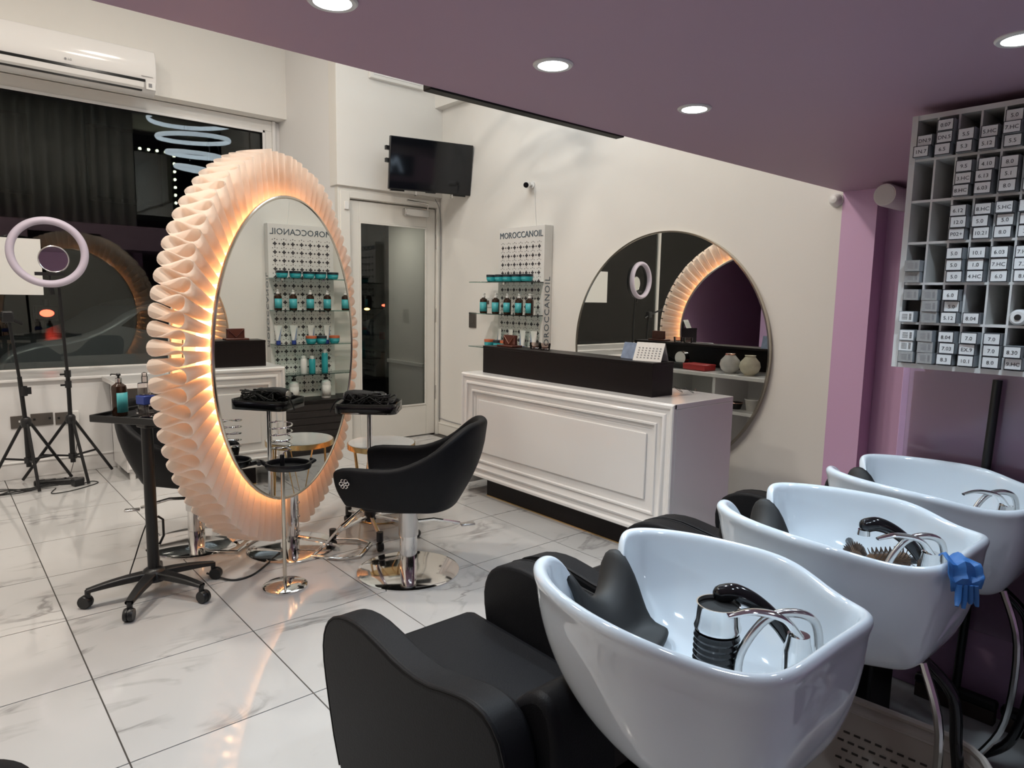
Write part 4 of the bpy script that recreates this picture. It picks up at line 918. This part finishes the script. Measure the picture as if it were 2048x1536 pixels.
for u, c in enumerate((1.112, 1.79, 2.44)):
    lou = thing('wash_lounge', 'black leather backwash lounge seat under the %s white basin %s' % (nearw[u], ext[u]), 'chair', (c-.02, .74, 0), 0, 'black backwash lounges')
    for s_ in (-1, 1):
        ao = MB().prism(ARM, s_*.278-.043, s_*.278+.043, 'X').build('arm', 'black_leather', lou, bev=.012, seg=3)
        pip = [(s_*.3165, y, z-.002) for y, z in ARM if z > .13]
        MB().tube(pip, .004, 6, False).build('piping', 'black_leather', ao)
    MB().box(-.236, .236, .30, .985, .28, .425).build('seat_cushion', 'black_leather', lou, bev=.035, seg=3)
    MB().prism(fillet([(.10, .30), (.40, .30), (.42, .44), (.30, .56), (.20, .68), (.13, .68), (.10, .6)], 2), -.235, .235, 'X').build('backrest', 'black_leather', lou, bev=.02, seg=3)
    MB().box(-.25, .25, .18, .90, 0, .28).build('base_box', 'black_lam', lou, bev=.006)
    ba = thing('wash_basin', 'white ceramic shampoo basin, %s of three, with black neck rest' % nearw[u], 'basin', (c, .74, 0), 0, 'white shampoo basins')
    bo = basin_mesh().build('bowl', 'ceramic', ba, sub=2)
    def nk(i, j):
        s = -1+2*i/16
        prof = [(.028, -.075), (.036, -.030), (.026, .012), (.0, .026), (-.030, .018), (-.055, -.012), (-.075, -.055), (-.10, -.095), (-.135, -.125), (-.155, -.135)]
        dy, dz = prof[j]; fl = max(0, j-4)/5
        x = .094*s*(1+.10*fl); z = .752+.090*abs(s)**2.1*(1-.45*fl)+dz; y = .980+.034*abs(s)**2+dy
        return (x, y-.74, max(z, .712+.6*x*x))
    MB().grid(17, 10, nk).build('neck_rest', 'black_rubber', ba, solid=.022, sub=1)
    MB().box(-.10, .10, .10, .19, 0, .64).build('pedestal', 'black_lam', ba, bev=.01)
    fy = -.175
    MB().lathe([(.026, .70), (.026, .80), (.022, .815), (.020, .83)], 20, (.095, fy, 0)).build('tap_body', 'chrome', ba)
    lv = MB().tube([(.095, fy, .825), (.07, fy+.02, .862), (.03, fy+.06, .872), (-.005, fy+.09, .862)], [.020, .016, .014, .008], 12, False, .45, 6).build('tap_lever', 'chrome', ba)
    MB().tube([(.01, fy+.07, .72), (.015, fy+.07, .79), (.05, fy+.045, .855), (.085, fy+.01, .872), (.125, fy-.015, .85), (.14, fy-.02, .78), (.14, fy-.015, .72)], .0085, 10, sm=6).build('shower_hose', 'steel', ba)
    if u < 2:
        hs = MB().tube([(.118, fy+.010, .78), (.108, fy+.045, .828), (.090, fy+.085, .862), (.070, fy+.120, .876), (.058, fy+.142, .870)], [.013, .015, .0165, .019, .019], 14, sm=6).sphere((.058, fy+.142, .870), .0188, 14).build('hand_shower', 'black_gloss', ba)
        MB().lathe([(.017, -.014), (.015, 0)], 14, (.055, fy+.146, .858)).build('spray_face', 'chrome', hs)
    MB().tube([(.04, -.285, .40), (.03, -.30, .28), (.02, -.27, .12), (.03, -.2, .03)], .014, 10, sm=5).tube([(.0, -.2, .60), (.03, -.27, .52), (.04, -.285, .40)], .014, 10, sm=5).build('drain_hose', 'black_gloss', ba)
    MB().tube([(-.03, -.22, .60), (-.04, -.27, .45), (-.03, -.26, .2), (-.02, -.2, .05)], .010, 8, sm=5).build('water_hose', 'steel', ba)
# basin contents
t = thing('tin_canister', 'black ribbed canister with chrome band standing in nearest basin', 'canister', (1.128, .688, .682))
MB().lathe([(.040, 0), (.042, .003)]+[(.0415+.0025*(k % 2), .008+.006*k) for k in range(21)]+[(.042, .132)], 32).build('ribbed_body', 'black_gloss', t)
MB().lathe([(.0440, .138), (.0450, .144), (.041, .155), (.0405, .185), (.0415, .188), (.039, .188), (.038, .14)], 32, cap=False).build('chrome_band', 'chrome', t)
MB().lathe([(.0001, .176), (.0385, .178), (.0395, .187)], 32, cap=False).build('black_lid', 'black_rubber', t)
def round_brush(label, loc, rz, L=.10, r=.026):
    t = thing('round_brush', label, 'brush', loc, rz, 'round brushes in the middle basin')
    MB().lathe([(r*.62, -L/2), (r*.62, L/2)], 16, (0, 0, r), 'X').build('brush_barrel', 'brush_brown', t)
    b = MB()
    for i in range(15):
        for k in range(14):
            a = 2*PI*(k+.5*(i % 2))/14; x = -L/2+L*(i+.5)/15
            b.tube([(x, r*.6*math.cos(a), r+r*.6*math.sin(a)), (x, r*1.12*math.cos(a), r+r*1.12*math.sin(a))], .0011, 3)
    b.build('bristles', 'bristle', t, smooth=False)['kind'] = 'stuff'
    MB().tube([(L/2, 0, r), (L/2+.09, 0, r*.9)], [.009, .011], 10).build('handle', 'black_plastic', t)
round_brush('brown round hair brush lying under tap of the middle basin', (1.900, .665, .738), math.radians(-32), .10, .034)
round_brush('small grey green round brush end in the middle basin', (1.885, .745, .745), math.radians(30), .05, .026)
gp = [(1.69, .47, .893), (1.665, .445, .905), (1.650, .428, .890), (1.643, .420, .868), (1.642, .418, .848)]
gv = MB()
def gl_(i, j):
    a = i/11; b = j/6; k = a*4; q = min(3, int(k)); f = k-q
    p = Vector(gp[q]).lerp(Vector(gp[q+1]), f); d = Vector((.72, -.69, 0))
    wv = .022+.014*math.sin(a*2.6)
    return tuple(p+d*((b-.5)*2*wv)+Vector((-.3, -.3, .9))*(.008*math.sin(b*11+a*4)+.004*math.sin(a*17))+Vector((0, 0, .004)))
gv.grid(12, 7, gl_)
gl = thing('rubber_glove', 'blue rubber glove draped over back rim of the middle basin', 'glove', (1.69, .47, .88))
gv.M = Matrix.Translation((-1.69, -.47, -.88)); g2 = MB(); g2.M = gv.M; g2.grid(12, 7, gl_); g2.build('glove_palm', 'glove', gl, solid=.003)
for k in range(4):
    e = Vector(gp[-1])+Vector((.72, -.69, 0))*((k-1.5)*.011); MB_f = MB(); MB_f.M = gv.M
    MB_f.tube([e+Vector((0, 0, .012)), e+Vector((.004*(k-1), -.002, -.02)), e+Vector((.010*(k-1.5), -.004, -.030-.008*(k % 2)))], [.007, .007, .004], 8, False, .5).build('glove_finger', 'glove', gl)

# ------------------------------------------------------------------ laundry basket and dark clutter behind basins
t = thing('laundry_basket', 'beige slotted plastic laundry basket on floor behind nearest basin', 'basket', (1.60, .60, 0), PI/2+.10)
bp0, bp1 = rr_poly(.20, .26, .10), rr_poly(.24, .31, .12)
nb = len(bp0)
def bk(i, j): f = j/9; return (bp0[i][0]*(1-f)+bp1[i][0]*f, bp0[i][1]*(1-f)+bp1[i][1]*f, .02+.33*f)
MB().grid(nb, 10, bk, cu=True).build('basket_wall', 'basket', t, solid=.006)
MB().prism(bp0, .01, .02, 'Z').build('basket_floor', 'basket', t, smooth=False)
MB().tube([(x*1.01, y*1.01, .352) for x, y in bp1], .010, 8, True).build('basket_rim', 'basket', t)
MB().tube([(x*.975, y*.975, .318) for x, y in bp1], .0035, 6, True).build('basket_bead', 'basket', t)
sl = MB()
for sx in (-1, 1):
    for r_ in range(9):
        for k in range(12):
            f = .12+r_*.075; y = -.16+.029*k+(.014 if r_ % 2 else 0); x = sx*(.20+.04*f-.004); sl.box(x-.0015, x+.0015, y, y+.017, .02+.33*f, .02+.33*f+.005)
for sy in (-1, 1):
    for r_ in range(9):
        for k in range(8):
            f = .12+r_*.075; x = -.10+.027*k+(.013 if r_ % 2 else 0); y = sy*(.26+.05*f-.004); sl.box(x, x+.016, y-.0015, y+.0015, .02+.33*f, .02+.33*f+.005)
sl.build('slots', 'basket_dark', t, smooth=False)['kind'] = 'stuff'
t = thing('folding_stool', 'black folding step stool in the dark corner at right edge', 'stool', (2.12, .20, 0), .5)
MB().box(-.16, .16, -.12, .12, .44, .47).build('seat', 'black_plastic', t, bev=.01)
for sx in (-1, 1):
    for sy in (-1, 1): MB().tube([(sx*.13, -sy*.09, .44), (sx*.15, sy*.20, .01)], .012, 8).build('leg', 'steel' if sy > 0 else 'black_metal', t)
t = thing('storage_tower', 'low black drawer tower against the mauve wall behind basins', 'drawer unit', (2.40, -.42, 0))
MB().box(0, .36, 0, .76, 0, .74).build('tower_body', 'black_plastic', t, bev=.01)
for k in range(4):
    q = MB().box(-.016, 0, .02, .74, .03+.175*k, .195+.175*k).build('drawer', 'black_plastic', t, bev=.006)
    MB().box(-.028, -.016, .28, .48, .15+.175*k, .165+.175*k).build('handle', 'black_gloss', q, bev=.003)
t = thing('waste_bin', 'round dark waste bin on floor at the lower right corner', 'bin', (1.98, -.18, 0))
MB().lathe([(.0001, .01), (.12, .01), (.12, 0), (.125, 0), (.155, .34), (.150, .34), (.122, .02)], 32, cap=False).build('bin_body', 'black_plastic', t)
MB().tube([(.155*math.cos(a*PI/16), .155*math.sin(a*PI/16), .34) for a in range(32)], .008, 6, True).build('bin_rim', 'black_rubber', t)

# ------------------------------------------------------------------ chair at lower left corner
t = thing('salon_stool', 'black padded salon stool top peeking in at lower left corner', 'stool', (-.035, 1.575, 0))
MB().lathe([(.0001, .40), (.13, .40), (.15, .415), (.155, .445), (.145, .475), (.11, .49), (.0001, .495)], 40, cap=False).build('padded_seat', 'black_leather', t)
MB().cyl(.025, .06, .40, 16).build('gas_lift', 'chrome', t)
for k in range(5):
    a = k*2*PI/5; d = Vector((math.cos(a), math.sin(a), 0))
    lg = MB().tube([Vector((0, 0, .09)), d*.24+LZ*.065], .016, 8).build('star_leg', 'black_plastic', t)
    MB().at(d*.245, a).lathe([(.020, -.012), (.025, -.006), (.025, .006), (.020, .012)], 14, (0, 0, .025), 'Y').cyl(.008, .03, .07, 8).build('castor', 'black_plastic', lg)

cable('black mains lead running from trolley castor to mirror lamp base', [(1.02, 3.55, .02), (1.10, 3.42, .006), (1.20, 3.42, .005), (1.32, 3.52, .006), (1.42, 3.60, .02)], .005, grp=None, name='lamp_cable')
cable('thin black lead hanging beside the trolley pole', [(.80, 3.56, .36), (.79, 3.70, .30), (.74, 3.75, .12), (.70, 3.70, .02), (.78, 3.62, .06)], .0035, grp=None, name='trolley_cable')

# ------------------------------------------------------------------ street outside at night
struct(MB().box(-14, 18, 7.3, 40, -.2, -.1).build('ground_street', 'asphalt', smooth=False))
struct(MB().box(4.0, 4.12, 6.05, 6.80, -.1, 2.9).build('wall_porch', 'door_white', smooth=False))
pp = sroot('trim_3'); MB().box(3.985, 4.0, 6.05, 6.78, .10, .70).build('porch_panel', 'paint_white', pp, bev=.008); MB().box(3.97, 4.0, 6.05, 6.79, .70, .74).build('porch_rail', 'paint_white', pp, bev=.004); MB().box(3.97, 4.03, 6.79, 6.83, -.1, 2.3).build('porch_post', 'black_metal', pp)
struct(MB().box(3.1, 4.12, 6.05, 6.85, 2.25, 2.35).build('ceiling_porch', 'door_white', smooth=False))
struct(MB().box(3.05, 4.1, 6.05, 7.3, -.12, -.02).build('floor_porch', 'grout', smooth=False))
pl_ = thing('added_porch_fill', 'added fill lamp in the entrance porch ceiling, brightening its wall', 'ceiling light', (3.55, 6.4, 2.25))  # no lamp known here; added to brighten the porch wall
MB().lathe([(.04, 0), (.05, -.006), (.05, 0)], 20, cap=False).build('trim_ring', 'white_plastic', pl_); MB().lathe([(.0001, -.002), (.04, -.002)], 20, cap=False).build('lens', 'panel_light', pl_)
area('porch_fill_light', (0, 0, -.012), .08, 3.0, C_HIGH, pl_)
fb = thing('street_building', 'dark shop building across the street seen through the glass', 'building', (2, 24, -.1))
MB().box(-16, 16, 0, 4, 0, 9).build('building_wall', 'facade', fb, smooth=False)
for k in range(9):
    wb = MB().box(-15+3.4*k, -13+3.4*k, -.06, .0, 4.2, 6.4).build('building_window', 'black_lam', fb, smooth=False)
    MB().box(-14.9+3.4*k, -13.1+3.4*k, -.08, -.06, 4.3, 6.3).build('window_pane', 'screen', wb, smooth=False)
def car(label, loc, rz):
    t = thing('parked_car', label, 'car', loc, rz)
    side = fillet([(-2.1, .35), (-2.15, .75), (-1.9, .95), (-1.2, 1.02), (-.6, 1.45), (.7, 1.48), (1.45, 1.05), (2.0, .92), (2.15, .6), (2.1, .35)], 2)
    MB().prism(side, -.85, .85, 'Y').build('car_body', 'car_paint', t, bev=.08, seg=3)
    MB().prism(fillet([(-1.0, 1.04), (-.55, 1.40), (.65, 1.42), (1.2, 1.06)], 1), -.86, .86, 'Y').build('side_windows', 'screen', t)
    for x in (-1.35, 1.35):
        for y in (-.8, .8): MB().lathe([(.2, -.1), (.33, -.09), (.33, .09), (.2, .1)], 24, (x, y, .33), 'Y').build('wheel', 'black_rubber', t)
    for y in (-.65, .65): MB().box(-2.17, -2.10, y-.12, y+.12, .72, .86).build('tail_light', 'red_tin', t, bev=.02)
car('pale parked car dimly seen outside the window at night', (2.6, 10.2, -.1), .1)
car('dark parked car outside the glass door at night', (8.6, 12.5, -.1), .2)
t = thing('stop_light', 'red glowing street signal seen through the window', 'traffic light', (1.45, 12.6, -.1))
MB().cyl(.05, 0, 1.4, 12).build('post', 'black_metal', t)
MB().box(-.16, .16, -.06, .06, 1.08, 1.30).build('signal_box', 'black_plastic', t, bev=.02)
MB().sphere((0, -.06, 1.19), .07, 14, (1.35, .4, .8)).build('signal_lens', 'red_emit', t)
for k, (x, y, z, m_) in enumerate(((9.6, 17.5, 1.10, 'amber_emit'), (10.45, 18, 1.2, 'red_emit'))):
    t = thing('street_lamp', ('small amber', 'small red')[k]+' street light seen through the glass door', 'street light', (x, y, -.1))
    MB().cyl(.03, 0, z, 8).build('post', 'black_metal', t); MB().sphere((0, 0, z+.06), .06, 12, (1.4, 1, .6)).build('lantern', m_, t)
